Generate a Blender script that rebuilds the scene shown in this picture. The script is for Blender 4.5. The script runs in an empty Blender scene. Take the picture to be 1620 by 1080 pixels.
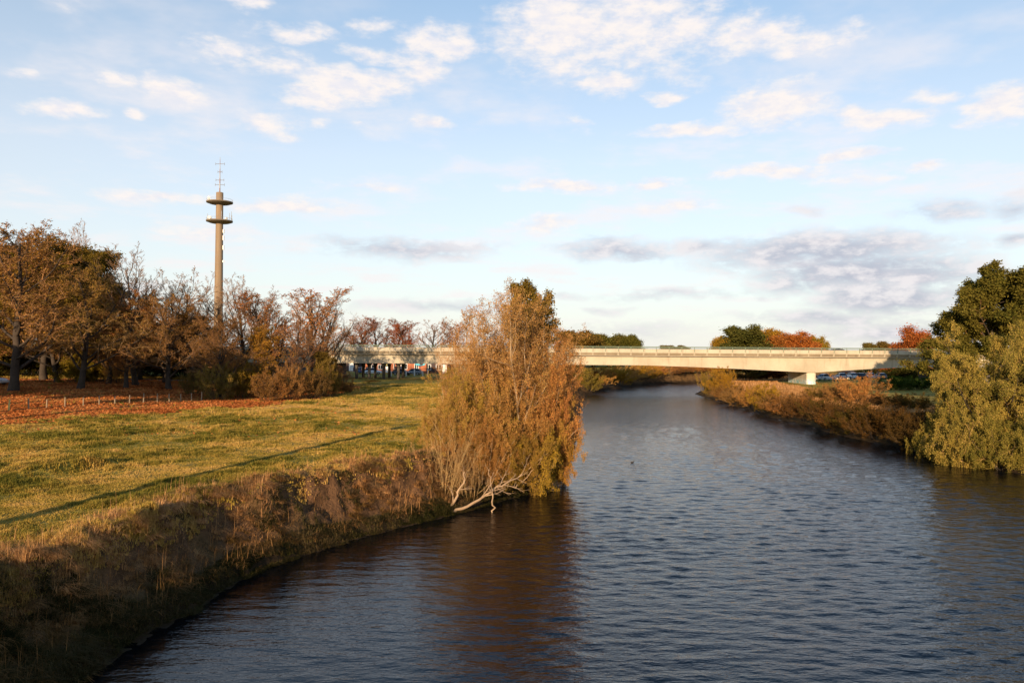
import bpy, bmesh, math, random
import numpy as np
from mathutils import Vector

sc = bpy.context.scene
C = sc.collection
R = math.radians

# ------------------------------------------------------------------ camera
CAM_H = 8.5
cd = bpy.data.cameras.new('camera')
cd.sensor_width = 36.0
cd.lens = 26.67
cd.clip_end = 8000.0
cam = bpy.data.objects.new('camera', cd)
C.objects.link(cam)
cam.location = (0, 0, CAM_H)
cam.rotation_euler = (R(90.62), R(-0.4), 0)
cam.rotation_mode = 'XYZ'
sc.camera = cam

# ------------------------------------------------------------------ light
SUN_AZ, SUN_EL = 195.0, 11.5            # clockwise from +Y
world = bpy.data.worlds.new('World')
sc.world = world
world.use_nodes = True
sd = bpy.data.lights.new('sun', 'SUN')
sd.energy = 5.0
sd.angle = R(0.4)
sd.color = (1.0, 0.73, 0.46)
sun = bpy.data.objects.new('sun', sd)
C.objects.link(sun)
_s = Vector((math.sin(R(SUN_AZ)) * math.cos(R(SUN_EL)), math.cos(R(SUN_AZ)) * math.cos(R(SUN_EL)), math.sin(R(SUN_EL))))
sun.rotation_euler = (-_s).to_track_quat('-Z', 'Y').to_euler()
sc.view_settings.view_transform = 'Standard'
sc.view_settings.look = 'None'
sc.view_settings.exposure = 0.80
sc.view_settings.gamma = 1.0
SKY_STRENGTH = 0.145


class NT:
    """small helper round a node tree"""
    def __init__(self, nt):
        self.nt = nt

    def n(self, typ, **kw):
        nd = self.nt.nodes.new(typ)
        for k, v in kw.items():
            if k.startswith('i_'):
                key = k[2:]
                key = int(key) if key.isdigit() else key.replace('_', ' ')
                self.set(nd.inputs[key], v)
            else:
                setattr(nd, k, v)
        return nd

    def set(self, sock, v):
        if isinstance(v, bpy.types.NodeSocket):
            self.nt.links.new(v, sock)
        else:
            sock.default_value = v

    def math(self, op, a, b=None, c=None, clamp=False):
        nd = self.nt.nodes.new('ShaderNodeMath')
        nd.operation = op
        nd.use_clamp = clamp
        for i, v in enumerate((a, b, c)):
            if v is not None:
                self.set(nd.inputs[i], v)
        return nd.outputs[0]

    def mix(self, f, a, b, blend='MIX'):
        nd = self.nt.nodes.new('ShaderNodeMix')
        nd.data_type = 'RGBA'
        nd.blend_type = blend
        self.set(nd.inputs[0], f)
        self.set(nd.inputs[6], a)
        self.set(nd.inputs[7], b)
        return nd.outputs[2]

    def ramp(self, f, stops, interp='LINEAR'):
        nd = self.nt.nodes.new('ShaderNodeValToRGB')
        cr = nd.color_ramp
        cr.interpolation = interp
        while len(cr.elements) < len(stops):
            cr.elements.new(0.5)
        for e, (p, c) in zip(cr.elements, stops):
            e.position = p
            e.color = (c[0], c[1], c[2], 1)
        self.set(nd.inputs[0], f)
        return nd.outputs[0]

    def noise(self, vec, scale, detail=4, rough=0.55, dim='3D'):
        nd = self.nt.nodes.new('ShaderNodeTexNoise')
        nd.noise_dimensions = dim
        if vec is not None:
            self.set(nd.inputs['Vector'], vec)
        nd.inputs['Scale'].default_value = scale
        nd.inputs['Detail'].default_value = detail
        nd.inputs['Roughness'].default_value = rough
        return nd.outputs[0]

    def smooth(self, v, a, b):
        nd = self.nt.nodes.new('ShaderNodeMapRange')
        nd.interpolation_type = 'SMOOTHSTEP'
        self.set(nd.inputs[0], v)
        nd.inputs[1].default_value = a
        nd.inputs[2].default_value = b
        return nd.outputs[0]


# ------------------------------------------------------------------ sky with clouds (all by world direction)
def build_world():
    t = NT(world.node_tree)
    bg = world.node_tree.nodes['Background']
    sky = t.n('ShaderNodeTexSky', sky_type='NISHITA', sun_disc=False)
    sky.sun_elevation = R(SUN_EL)
    sky.sun_rotation = R(SUN_AZ)
    sky.altitude = 30
    sky.air_density = 1.0
    sky.dust_density = 0.6
    sky.ozone_density = 2.0
    geo = t.n('ShaderNodeTexCoord')
    d = geo.outputs['Generated']
    sp = t.n('ShaderNodeSeparateXYZ', i_0=d)
    x, y, z = sp.outputs
    az = t.math('ARCTAN2', x, y)
    el = t.math('ARCSINE', z)
    zc = t.math('MAXIMUM', z, 0.0)
    # flat cloud layer seen in perspective
    den = t.math('ADD', zc, 0.10)
    px = t.math('DIVIDE', x, den)
    py = t.math('DIVIDE', y, den)
    lay = t.n('ShaderNodeCombineXYZ', i_0=px, i_1=py, i_2=0.0)
    n_big = t.noise(lay.outputs[0], 1.6, 5, 0.6)
    # angular coordinates, warped so that the masks lose their round outline
    ae = t.n('ShaderNodeCombineXYZ', i_0=az, i_1=t.math('MULTIPLY', el, 2.2), i_2=0.0)
    warp = t.n('ShaderNodeTexNoise')
    t.set(warp.inputs['Vector'], ae.outputs[0])
    warp.inputs['Scale'].default_value = 14.0
    warp.inputs['Detail'].default_value = 4.0
    wv = t.n('ShaderNodeVectorMath', operation='SUBTRACT')
    t.set(wv.inputs[0], warp.outputs['Color'])
    wv.inputs[1].default_value = (0.5, 0.5, 0.5)
    ws = t.n('ShaderNodeVectorMath', operation='MULTIPLY')
    t.set(ws.inputs[0], wv.outputs[0])
    ws.inputs[1].default_value = (0.085, 0.032, 0.0)
    a0 = t.n('ShaderNodeCombineXYZ', i_0=az, i_1=el, i_2=0.0)
    aw = t.n('ShaderNodeVectorMath', operation='ADD')
    t.set(aw.inputs[0], a0.outputs[0])
    t.set(aw.inputs[1], ws.outputs[0])

    fine = t.noise(ae.outputs[0], 34.0, 6, 0.62)
    med = t.noise(ae.outputs[0], 15.0, 5, 0.6)

    def blobs(lst):
        acc = None
        for (bx, by, rx, ry, s) in lst:          # degrees: azimuth, elevation, half sizes; strength
            mp = t.n('ShaderNodeMapping', vector_type='TEXTURE')
            t.set(mp.inputs['Vector'], aw.outputs[0])
            mp.inputs['Location'].default_value = (R(bx), R(by), 0)
            mp.inputs['Scale'].default_value = (R(rx), R(ry), 1)
            g = t.n('ShaderNodeTexGradient', gradient_type='SPHERICAL', i_0=mp.outputs[0])
            v = t.math('MULTIPLY', g.outputs['Fac'], s)
            acc = v if acc is None else t.math('MAXIMUM', acc, v)
        return acc
    wh = blobs(CLOUDS_WHITE)
    gr = blobs(CLOUDS_GREY)
    nz = t.math('ADD', t.math('MULTIPLY', fine, 0.9), t.math('MULTIPLY', med, 1.1))
    nz = t.math('SUBTRACT', nz, 1.0)                     # about -0.4 .. 0.4
    dw = t.smooth(t.math('ADD', wh, t.math('MULTIPLY', nz, 1.0)), 0.05, 0.80)
    dw = t.math('MULTIPLY', dw, t.smooth(wh, 0.0, 0.22))
    dg = t.smooth(t.math('ADD', gr, t.math('MULTIPLY', nz, 1.1)), 0.0, 0.80)
    dg = t.math('MULTIPLY', dg, t.smooth(gr, 0.0, 0.22))
    # thin streaks and the pale veil that thickens towards the horizon
    st = t.smooth(n_big, 0.46, 0.70)
    band = t.math('MULTIPLY', t.smooth(el, R(0.0), R(5.0)), t.math('SUBTRACT', 1.0, t.smooth(el, R(10), R(34))))
    st = t.math('MULTIPLY', t.math('MULTIPLY', st, band), 0.75)
    veil = t.math('POWER', t.math('SUBTRACT', 1.0, t.math('MINIMUM', t.math('MULTIPLY', zc, 1.70), 1.0)), 1.75)
    veil = t.math('MULTIPLY', veil, 0.80)
    low = t.math('SUBTRACT', 1.0, t.smooth(el, R(20), R(44)))
    veil = t.math('ADD', veil, t.math('MULTIPLY', t.math('MULTIPLY', low, 0.42), t.math('SUBTRACT', 1.0, veil)))

    skyc = t.n('ShaderNodeVectorMath', operation='MULTIPLY')
    t.set(skyc.inputs[0], sky.outputs[0])
    skyc.inputs[1].default_value = SKY_TINT
    k = 1.0 / SKY_STRENGTH
    vcol = t.ramp(zc, [(0.0, VEIL_COL[0]), (0.24, VEIL_COL[1]), (0.42, VEIL_COL[2])])
    vk = t.n('ShaderNodeVectorMath', operation='SCALE')
    t.set(vk.inputs[0], vcol)
    vk.inputs[3].default_value = k
    col = t.mix(veil, skyc.outputs[0], vk.outputs[0])
    col = t.mix(st, col, tuple(c * k for c in STREAK_COL) + (1,))
    gmix = t.smooth(t.math('ADD', med, t.math('MULTIPLY', t.math('SUBTRACT', fine, 0.5), 0.6)), 0.38, 0.66)
    gcol = t.mix(gmix, tuple(c * k for c in GREY_DARK) + (1,), tuple(c * k for c in GREY_LIT) + (1,))
    col = t.mix(t.math('MULTIPLY', dg, 0.88), col, gcol)
    wsh = t.mix(t.smooth(fine, 0.35, 0.62), tuple(c * k for c in WHITE_SHADE) + (1,), tuple(c * k for c in WHITE_LIT) + (1,))
    col = t.mix(t.math('MULTIPLY', dw, 0.95), col, wsh)
    t.set(bg.inputs['Color'], col)
    bg.inputs['Strength'].default_value = SKY_STRENGTH
    world.cycles.sampling_method = 'MANUAL'
    world.cycles.sample_map_resolution = 512


SKY_TINT = (0.80, 0.98, 1.08)
VEIL_COL = ((0.525, 0.505, 0.485), (0.50, 0.475, 0.455), (0.33, 0.36, 0.37))
STREAK_COL = (0.56, 0.52, 0.52)
GREY_DARK = (0.265, 0.28, 0.34)
GREY_LIT = (0.50, 0.475, 0.485)
WHITE_LIT = (0.585, 0.54, 0.515)
WHITE_SHADE = (0.50, 0.49, 0.52)


def _ae(cx, cy, rx, ry, s=1.0):
    a = math.atan((cx - 810) / 1200.0)
    e = math.atan((553 - cy) / 1200.0 * math.cos(a))
    k = math.degrees(1 / 1200.0) * math.cos(a)
    return (math.degrees(a), math.degrees(e), rx * k * 1.45 * math.cos(a), ry * k * 1.75, s)


CLOUDS_WHITE = [_ae(*c) for c in (
    (890, 45, 110, 60, .95), (1010, 42, 120, 50, .9), (1090, 30, 70, 45, .7), (1170, 55, 90, 32, .8), (1270, 66, 80, 18, .85),
    (1340, 50, 26, 18, .6), (960, 132, 60, 15, .9), (1050, 153, 30, 8, .9), (1065, 108, 60, 26, .5),
    (690, 62, 72, 18, 1), (600, 85, 60, 11, .8), (585, 45, 45, 11, .7), (660, 108, 45, 24, .95), (550, 136, 110, 20, 1.05), (490, 155, 60, 16, 1),
    (345, 78, 60, 14, .75), (465, 55, 70, 13, .75), (440, 108, 75, 22, .6), (385, 8, 40, 14, .7),
    (272, 146, 56, 18, .95), (175, 132, 60, 10, .7), (97, 180, 62, 12, .95), (214, 182, 26, 11, .9), (30, 122, 20, 7, .6),
    (420, 196, 52, 17, 1), (510, 197, 25, 9, .6), (680, 200, 32, 9, .8), (565, 197, 20, 8, .5),
    (1225, 165, 84, 27, 1.1), (1245, 141, 45, 9, .6), (1395, 186, 70, 13, 1), (1345, 180, 28, 13, .9), (1430, 181, 66, 12, .95),
    (1580, 157, 70, 26, 1.05), (1470, 150, 32, 12, .6), (1090, 203, 76, 9, .9), (920, 195, 28, 10, .5),
    (895, 295, 84, 10, 0.88), (1035, 287, 50, 8, 0.75), (1340, 243, 70, 9, 0.88), (1210, 274, 110, 10, 0.81), (1485, 256, 42, 9, 0.81), (1350, 278, 80, 12, 0.50),
    (235, 318, 90, 10, 0.94), (450, 330, 110, 12, 0.94), (330, 370, 80, 10, 0.62), (850, 353, 60, 11, 0.75),
    (580, 300, 70, 8, 0.56), (1080, 322, 80, 11, 0.62), (70, 0, 60, 10, 0.38))]
CLOUDS_GREY = [_ae(*c) for c in (
    (640, 395, 140, 15, .75), (970, 392, 100, 16, .8), (560, 382, 90, 9, .5), (1110, 390, 60, 13, .8),
    (1290, 395, 210, 27, 1.0), (1340, 425, 160, 26, 1.05), (1400, 462, 120, 28, 1.1), (1250, 448, 90, 13, .7), (1460, 430, 130, 30, .8),
    (1360, 372, 130, 9, .6), (1500, 325, 90, 15, .6), (1605, 318, 60, 18, .6), (1610, 375, 40, 12, .7),
    (1300, 500, 150, 16, .7), (1420, 520, 150, 22, .75), (1060, 466, 120, 9, .5), (960, 490, 60, 7, .5), (700, 486, 170, 12, .55),
    (1000, 520, 130, 12, .4), (900, 466, 50, 6, .4), (1290, 330, 40, 9, .4))]
build_world()


# ------------------------------------------------------------------ object helpers
def tag(o, label=None, cat=None, group=None, kind=None):
    if label:
        o['label'] = label
    if cat:
        o['category'] = cat
    if group:
        o['group'] = group
    if kind:
        o['kind'] = kind
    return o


def empty(name, loc, rz=0.0, label=None, cat=None, group=None):
    o = bpy.data.objects.new(name, None)
    o.empty_display_size = 0.2
    C.objects.link(o)
    o.location = loc
    o.rotation_euler = (0, 0, rz)
    return tag(o, label, cat, group)


def link(name, me, parent=None, loc=None):
    o = bpy.data.objects.new(name, me)
    C.objects.link(o)
    if parent is not None:
        o.parent = parent
    if loc is not None:
        o.location = loc
    return o


def copy_tree(src, parent=None):
    c = src.copy()
    C.objects.link(c)
    c.parent = parent
    for ch in src.children:
        copy_tree(ch, c)
    return c


def np_mesh(name, verts, quads=None, tris=None, mats=(), qmat=None, tmat=None, rnd=None, attrs=None, smooth=False):
    verts = np.asarray(verts, np.float32).reshape(-1, 3)
    nq = 0 if quads is None else len(quads)
    nt_ = 0 if tris is None else len(tris)
    me = bpy.data.meshes.new(name)
    me.vertices.add(len(verts))
    me.vertices.foreach_set('co', verts.ravel())
    li, ls, off = [], [], 0
    if nq:
        q = np.asarray(quads, np.int32)
        li.append(q.ravel())
        ls.append(np.arange(nq, dtype=np.int32) * 4)
        off = nq * 4
    if nt_:
        t = np.asarray(tris, np.int32)
        li.append(t.ravel())
        ls.append(off + np.arange(nt_, dtype=np.int32) * 3)
    li = np.concatenate(li)
    ls = np.concatenate(ls)
    me.loops.add(len(li))
    me.loops.foreach_set('vertex_index', li)
    me.polygons.add(len(ls))
    me.polygons.foreach_set('loop_start', ls)
    if qmat is not None or tmat is not None:
        mi = np.zeros(nq + nt_, np.int32)
        if qmat is not None and nq:
            mi[:nq] = qmat
        if tmat is not None and nt_:
            mi[nq:] = tmat
        me.polygons.foreach_set('material_index', mi)
    if smooth:
        me.polygons.foreach_set('use_smooth', np.ones(nq + nt_, bool))
    for m in mats:
        me.materials.append(m)
    me.update(calc_edges=True)
    if rnd is not None:
        a = me.attributes.new('rnd', 'FLOAT', 'POINT')
        a.data.foreach_set('value', np.asarray(rnd, np.float32))
    for k, v in (attrs or {}).items():
        a = me.attributes.new(k, 'FLOAT', 'POINT')
        a.data.foreach_set('value', np.asarray(v, np.float32))
    return me


class MB:
    """collects plain solids for ONE mesh"""
    def __init__(self):
        self.bm = bmesh.new()

    def hexa(self, p):                 # 8 points: bottom 4 ccw, top 4 ccw
        v = [self.bm.verts.new(q) for q in p]
        for f in ((3, 2, 1, 0), (4, 5, 6, 7), (0, 1, 5, 4), (1, 2, 6, 5), (2, 3, 7, 6), (3, 0, 4, 7)):
            self.bm.faces.new([v[i] for i in f])
        return self

    def box(self, x0, x1, y0, y1, z0, z1):
        return self.hexa([(x0, y0, z0), (x1, y0, z0), (x1, y1, z0), (x0, y1, z0), (x0, y0, z1), (x1, y0, z1), (x1, y1, z1), (x0, y1, z1)])

    def tube(self, pts, rad, k=8, cap=True):
        pts = [Vector(p) for p in pts]
        if not hasattr(rad, '__len__'):
            rad = [rad] * len(pts)
        rings = []
        for i, p in enumerate(pts):
            t = (pts[min(i + 1, len(pts) - 1)] - pts[max(i - 1, 0)]).normalized()
            ref = Vector((1, 0, 0)) if abs(t.x) < 0.8 else Vector((0, 1, 0))
            u = t.cross(ref).normalized()
            w = t.cross(u)
            rings.append([self.bm.verts.new(p + (u * math.cos(2 * math.pi * j / k) + w * math.sin(2 * math.pi * j / k)) * rad[i]) for j in range(k)])
        for a, b in zip(rings, rings[1:]):
            for j in range(k):
                self.bm.faces.new((a[j], a[(j + 1) % k], b[(j + 1) % k], b[j]))
        if cap:
            self.bm.faces.new(rings[0][::-1])
            self.bm.faces.new(rings[-1])
        return self

    def lathe(self, prof, k=32, cx=0, cy=0):
        return self.tube_rings([[(cx + r * math.cos(2 * math.pi * j / k), cy + r * math.sin(2 * math.pi * j / k), z) for j in range(k)] for r, z in prof])

    def tube_rings(self, rings):
        rv = [[self.bm.verts.new(p) for p in r] for r in rings]
        k = len(rv[0])
        for a, b in zip(rv, rv[1:]):
            for j in range(k):
                self.bm.faces.new((a[j], a[(j + 1) % k], b[(j + 1) % k], b[j]))
        self.bm.faces.new(rv[0][::-1])
        self.bm.faces.new(rv[-1])
        return self

    def build(self, name, m, parent=None, loc=None, bevel=0.0, smooth=False):
        bmesh.ops.recalc_face_normals(self.bm, faces=self.bm.faces)
        if bevel:
            bmesh.ops.bevel(self.bm, geom=list(self.bm.edges), offset=bevel, segments=2, affect='EDGES', profile=0.5)
        me = bpy.data.meshes.new(name)
        self.bm.to_mesh(me)
        self.bm.free()
        if smooth:
            for p in me.polygons:
                p.use_smooth = True
        me.materials.append(m)
        return link(name, me, parent, loc)


# ------------------------------------------------------------------ materials
def new_mat(name):
    m = bpy.data.materials.new(name)
    m.use_nodes = True
    nt = m.node_tree
    for n in list(nt.nodes):
        nt.nodes.remove(n)
    out = nt.nodes.new('ShaderNodeOutputMaterial')
    return m, NT(nt), out


def simple(name, col, rough=0.8, var=0.25, scale=3.0, metal=0.0, bump=0.0, spec=0.3):
    m, t, out = new_mat(name)
    co = t.n('ShaderNodeTexCoord').outputs['Object']
    n1 = t.noise(co, scale, 6, 0.65)
    n2 = t.noise(co, scale * 7.3, 3, 0.6)
    f = t.math('ADD', t.math('MULTIPLY', n1, 0.7), t.math('MULTIPLY', n2, 0.3))
    lo = tuple(c * (1 - var) for c in col)
    hi = tuple(min(1, c * (1 + var)) for c in col)
    c = t.ramp(f, [(0.3, lo), (0.7, hi)])
    p = t.n('ShaderNodeBsdfPrincipled')
    t.set(p.inputs['Base Color'], c)
    p.inputs['Roughness'].default_value = rough
    p.inputs['Metallic'].default_value = metal
    p.inputs['Specular IOR Level'].default_value = spec
    if bump:
        b = t.n('ShaderNodeBump')
        b.inputs['Strength'].default_value = bump
        b.inputs['Distance'].default_value = 0.05
        t.set(b.inputs['Height'], f)
        t.set(p.inputs['Normal'], b.outputs[0])
    t.set(out.inputs[0], p.outputs[0])
    return m


def leaf_mat(name, cols, trans=0.3):
    """colours picked per leaf by the 'rnd' attribute, shifted by the object's own colour"""
    m, t, out = new_mat(name)
    a = t.n('ShaderNodeAttribute', attribute_name='rnd')
    k = len(cols)
    c = t.ramp(a.outputs['Fac'], [(i / (k - 1), cc) for i, cc in enumerate(cols)])
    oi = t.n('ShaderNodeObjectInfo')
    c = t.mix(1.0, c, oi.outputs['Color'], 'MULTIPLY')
    d = t.n('ShaderNodeBsdfDiffuse')
    t.set(d.inputs[0], c)
    tr = t.n('ShaderNodeBsdfTranslucent')
    t.set(tr.inputs[0], c)
    mx = t.n('ShaderNodeMixShader')
    mx.inputs[0].default_value = trans
    t.set(mx.inputs[1], d.outputs[0])
    t.set(mx.inputs[2], tr.outputs[0])
    t.set(out.inputs[0], mx.outputs[0])
    return m


def twig_mat(name, c0, c1):
    m, t, out = new_mat(name)
    a = t.n('ShaderNodeAttribute', attribute_name='rnd')
    c = t.ramp(a.outputs['Fac'], [(0, c0), (1, c1)])
    oi = t.n('ShaderNodeObjectInfo')
    c = t.mix(1.0, c, oi.outputs['Color'], 'MULTIPLY')
    d = t.n('ShaderNodeBsdfDiffuse')
    t.set(d.inputs[0], c)
    t.set(out.inputs[0], d.outputs[0])
    return m


BARK = simple('bark', (0.045, 0.033, 0.024), 0.95, 0.5, 1.6, bump=0.6)
BARK_PALE = simple('pale_bark', (0.34, 0.24, 0.14), 0.9, 0.4, 2.0, bump=0.4)
TWIG_BROWN = twig_mat('twig_brown', (0.12, 0.080, 0.045), (0.32, 0.215, 0.12))
TWIG_GREY = twig_mat('twig_grey', (0.15, 0.088, 0.050), (0.36, 0.22, 0.125))
TWIG_ORANGE = twig_mat('twig_orange', (0.23, 0.12, 0.045), (0.47, 0.27, 0.11))
TWIG_TAN = twig_mat('twig_tan', (0.26, 0.16, 0.065), (0.45, 0.30, 0.13))
L_RUSSET = leaf_mat('leaf_russet', [(0.085, 0.060, 0.020), (0.15, 0.095, 0.028), (0.23, 0.125, 0.035), (0.26, 0.115, 0.035)])
L_BROWN = leaf_mat('leaf_brown', [(0.10, 0.078, 0.022), (0.19, 0.135, 0.036), (0.28, 0.17, 0.048), (0.27, 0.13, 0.040)])
L_ORANGE = leaf_mat('leaf_orange', [(0.30, 0.10, 0.025), (0.42, 0.14, 0.03), (0.45, 0.20, 0.05), (0.36, 0.10, 0.03)])
L_OLIVE = leaf_mat('leaf_olive', [(0.085, 0.075, 0.018), (0.16, 0.125, 0.028), (0.23, 0.16, 0.035), (0.14, 0.12, 0.03)])
L_GREEN = leaf_mat('leaf_dark_green', [(0.032, 0.042, 0.010), (0.062, 0.072, 0.016), (0.105, 0.105, 0.024), (0.055, 0.062, 0.014)])
L_YELLOW = leaf_mat('leaf_yellow', [(0.22, 0.16, 0.02), (0.38, 0.26, 0.03), (0.48, 0.30, 0.04), (0.18, 0.17, 0.03)])
L_THICKET = leaf_mat('leaf_thicket', [(0.18, 0.10, 0.028), (0.34, 0.19, 0.055), (0.46, 0.225, 0.075), (0.37, 0.245, 0.060), (0.53, 0.325, 0.115)])
L_GOLD = leaf_mat('leaf_gold', [(0.13, 0.095, 0.020), (0.27, 0.18, 0.034), (0.38, 0.24, 0.05), (0.22, 0.16, 0.03), (0.46, 0.27, 0.06)])
L_WILLOW = leaf_mat('leaf_willow', [(0.055, 0.055, 0.012), (0.115, 0.10, 0.022), (0.20, 0.155, 0.035), (0.30, 0.215, 0.055)])
def streaked(name, lo, hi, dirt):
    m, t, out = new_mat(name)
    co = t.n('ShaderNodeTexCoord').outputs['Object']
    mp = t.n('ShaderNodeMapping')
    t.set(mp.inputs['Vector'], co)
    mp.inputs['Scale'].default_value = (1.0, 1.0, 0.12)
    n = t.noise(co, 0.22, 5, 0.6)
    n2 = t.noise(mp.outputs[0], 1.3, 5, 0.65)
    n3 = t.noise(co, 9.0, 3, 0.6)
    c = t.ramp(t.math('ADD', t.math('MULTIPLY', n, 0.8), t.math('MULTIPLY', n3, 0.2)), [(0.35, lo), (0.62, hi)])
    c = t.mix(t.math('MULTIPLY', t.smooth(n2, 0.52, 0.72), 0.55), c, dirt + (1,))
    p = t.n('ShaderNodeBsdfPrincipled')
    t.set(p.inputs['Base Color'], c)
    p.inputs['Roughness'].default_value = 0.88
    p.inputs['Specular IOR Level'].default_value = 0.2
    t.set(out.inputs[0], p.outputs[0])
    return m


CONCRETE = streaked('concrete', (0.32, 0.275, 0.20), (0.43, 0.375, 0.285), (0.24, 0.195, 0.135))
CONCRETE_STAIN = streaked('stained_concrete', (0.19, 0.15, 0.10), (0.27, 0.215, 0.145), (0.12, 0.095, 0.065))
CONCRETE_SHADED = simple('shaded_concrete', (0.085, 0.072, 0.06), 0.9, 0.25, 0.8)  # shade under the bridge put into the colour of columns and abutments
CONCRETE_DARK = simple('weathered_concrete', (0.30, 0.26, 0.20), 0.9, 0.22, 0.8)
ASPHALT = simple('asphalt', (0.055, 0.055, 0.058), 0.9, 0.2, 2.0)
RAIL_GREEN = simple('green_paint', (0.13, 0.17, 0.115), 0.5, 0.2, 2.0)
DULLBRICK = simple('dull_brick', (0.15, 0.095, 0.07), 0.9, 0.25, 4.0)
BRICK = simple('red_brick', (0.34, 0.12, 0.06), 0.9, 0.25, 4.0)
DARK = simple('dark_cladding', (0.05, 0.035, 0.035), 0.8, 0.3, 2.0)
WHITE = simple('white_paint', (0.75, 0.74, 0.70), 0.5, 0.08, 2.0)
METAL = simple('galvanised_steel', (0.42, 0.42, 0.42), 0.45, 0.15, 3.0, metal=0.6)
GLASS = simple('dark_glass', (0.02, 0.025, 0.03), 0.08, 0.1, 1.0, spec=0.6)
RUBBER = simple('rubber', (0.02, 0.02, 0.02), 0.8, 0.2)
DEADWOOD = simple('dead_wood', (0.29, 0.195, 0.115), 0.85, 0.35, 3.0, bump=0.4)
POST_WOOD = simple('weathered_post', (0.24, 0.175, 0.11), 0.9, 0.3, 5.0)
POST_NEW = simple('fresh_post', (0.52, 0.42, 0.14), 0.8, 0.2, 5.0)

# ------------------------------------------------------------------ terrain
rng = np.random.default_rng(7)


def vnoise(x, y, seed=0):
    xi = np.floor(x)
    yi = np.floor(y)
    fx = x - xi
    fy = y - yi
    fx = fx * fx * (3 - 2 * fx)
    fy = fy * fy * (3 - 2 * fy)

    def h(a, b):
        n = (a * 73856093 + b * 19349663 + seed * 83492791).astype(np.int64) & 0x7fffffff
        n = (n ^ (n >> 13)) * 1274126177 & 0x7fffffff
        n = (n ^ (n >> 16)) & 0xffff
        return n / 65535.0
    return (h(xi, yi) * (1 - fx) + h(xi + 1, yi) * fx) * (1 - fy) + (h(xi, yi + 1) * (1 - fx) + h(xi + 1, yi + 1) * fx) * fy


def fbm(x, y, seed=0, oct_=4):
    s, a, tot = 0, 1.0, 0
    for i in range(oct_):
        s = s + a * vnoise(x * 2 ** i + 13.7 * i, y * 2 ** i - 7.1 * i, seed + i)
        tot += a
        a *= 0.5
    return s / tot - 0.5


LEFT_BANK = np.array([(-13, -80), (-12.6, 0), (-11.8, 15), (-11.3, 19.4), (-10, 29.4), (-7.1, 34.3), (-3.6, 38.9), (0.6, 45), (3.2, 52), (5, 65), (7.5, 90),
                      (10.5, 118), (13.6, 142), (18, 157), (28, 180), (38, 196), (50, 205), (70, 213), (110, 219), (260, 224)], float)
RIGHT_BANK = np.array([(36, -80), (36, 0), (36, 53), (35.8, 64), (34, 75), (34, 100), (35.5, 130), (36.5, 150), (40, 160), (50, 171), (70, 182), (110, 190), (260, 195)], float)


def poly_dist(x, y, P):
    d = np.full(x.shape, 1e9)
    for (ax, ay), (bx, by) in zip(P[:-1], P[1:]):
        vx, vy = bx - ax, by - ay
        t = np.clip(((x - ax) * vx + (y - ay) * vy) / (vx * vx + vy * vy), 0, 1)
        d = np.minimum(d, np.hypot(x - ax - t * vx, y - ay - t * vy))
    return d


RIVER = np.vstack([LEFT_BANK, RIGHT_BANK[::-1]])


def in_river(x, y):
    ins = np.zeros(x.shape, bool)
    n = len(RIVER)
    for i in range(n):
        ax, ay = RIVER[i]
        bx, by = RIVER[(i + 1) % n]
        c = ((ay > y) != (by > y))
        with np.errstate(divide='ignore', invalid='ignore'):
            xx = (bx - ax) * (y - ay) / (by - ay + 1e-12) + ax
        ins ^= c & (x < xx)
    return ins


def sst(x, a, b):
    t = np.clip((x - a) / (b - a), 0, 1)
    return t * t * (3 - 2 * t)


def terrain(x, y):
    """height, signed bank distance (positive on land), True where the left bank is nearer"""
    x = np.asarray(x, float)
    y = np.asarray(y, float)
    dl = poly_dist(x, y, LEFT_BANK)
    dr = poly_dist(x, y, RIGHT_BANK)
    left = dl < dr
    d = np.minimum(dl, dr)
    d = np.where(in_river(x, y), -d, d)
    near = np.exp(-((y - 30) / 60.0) ** 2)
    dj = d + 0.9 * fbm(x * 0.45, y * 0.45, 3, 4) + 0.55 * fbm(x * 1.9, y * 1.9, 9, 3)
    # left: steep crumbling bank with a foot; right: softer bank
    w = 2.3 + 1.4 * fbm(x * 0.22, y * 0.22, 21, 2)
    foot = 0.50 * sst(dj, -0.35, 0.2)
    cliff = 1.15 * sst(dj, 0.1, w) + 0.95 * sst(dj, w * 0.6, w * 0.95)
    hl = foot + cliff
    hr = 2.2 * sst(dj, -0.5, 6.0)
    h = np.where(left, hl, hr)
    h = np.where(d < -0.3, np.minimum(h, -1.6 * sst(-d, 0.2, 3.5) + 0.02), h)
    fld = sst(d, 3, 9)
    h = h + fld * (0.12 * fbm(x * 0.10, y * 0.10, 31, 2) + 0.03 * fbm(x * 0.9, y * 0.9, 41, 3))
    # a short grassy ridge in the meadow
    hu = (x + 21.1) * 0.447 + (y - 36.1) * 0.894
    hv = (x + 21.1) * 0.894 - (y - 36.1) * 0.447
    h = h + 0.42 * np.exp(-(hu / 2.6) ** 4 - (hv / 0.36) ** 2)
    bank = sst(dj, 0.2, 1.2) * (1 - sst(dj, 2.5, 4.0)) * left
    h = h + bank * (0.9 * fbm(x * 0.8, y * 0.8, 51, 3) + 0.35 * fbm(x * 3.0, y * 3.0, 61, 2))
    # slight rise under the tree row and road on the left, dike beside the bridge
    h = h + np.where(left, 0.75 * sst(-x, 26, 60) * sst(y, 55, 105) + 0.9 * sst(-x, 30, 90) * sst(y, 120, 150), 0)
    return h, d, left, dj


def gz(x, y):
    return float(terrain(np.array([x]), np.array([y]))[0][0])


def axis(*segs):
    out = []
    for a, b, st in segs:
        out.append(np.arange(a, b, st))
    return np.concatenate(out)


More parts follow.
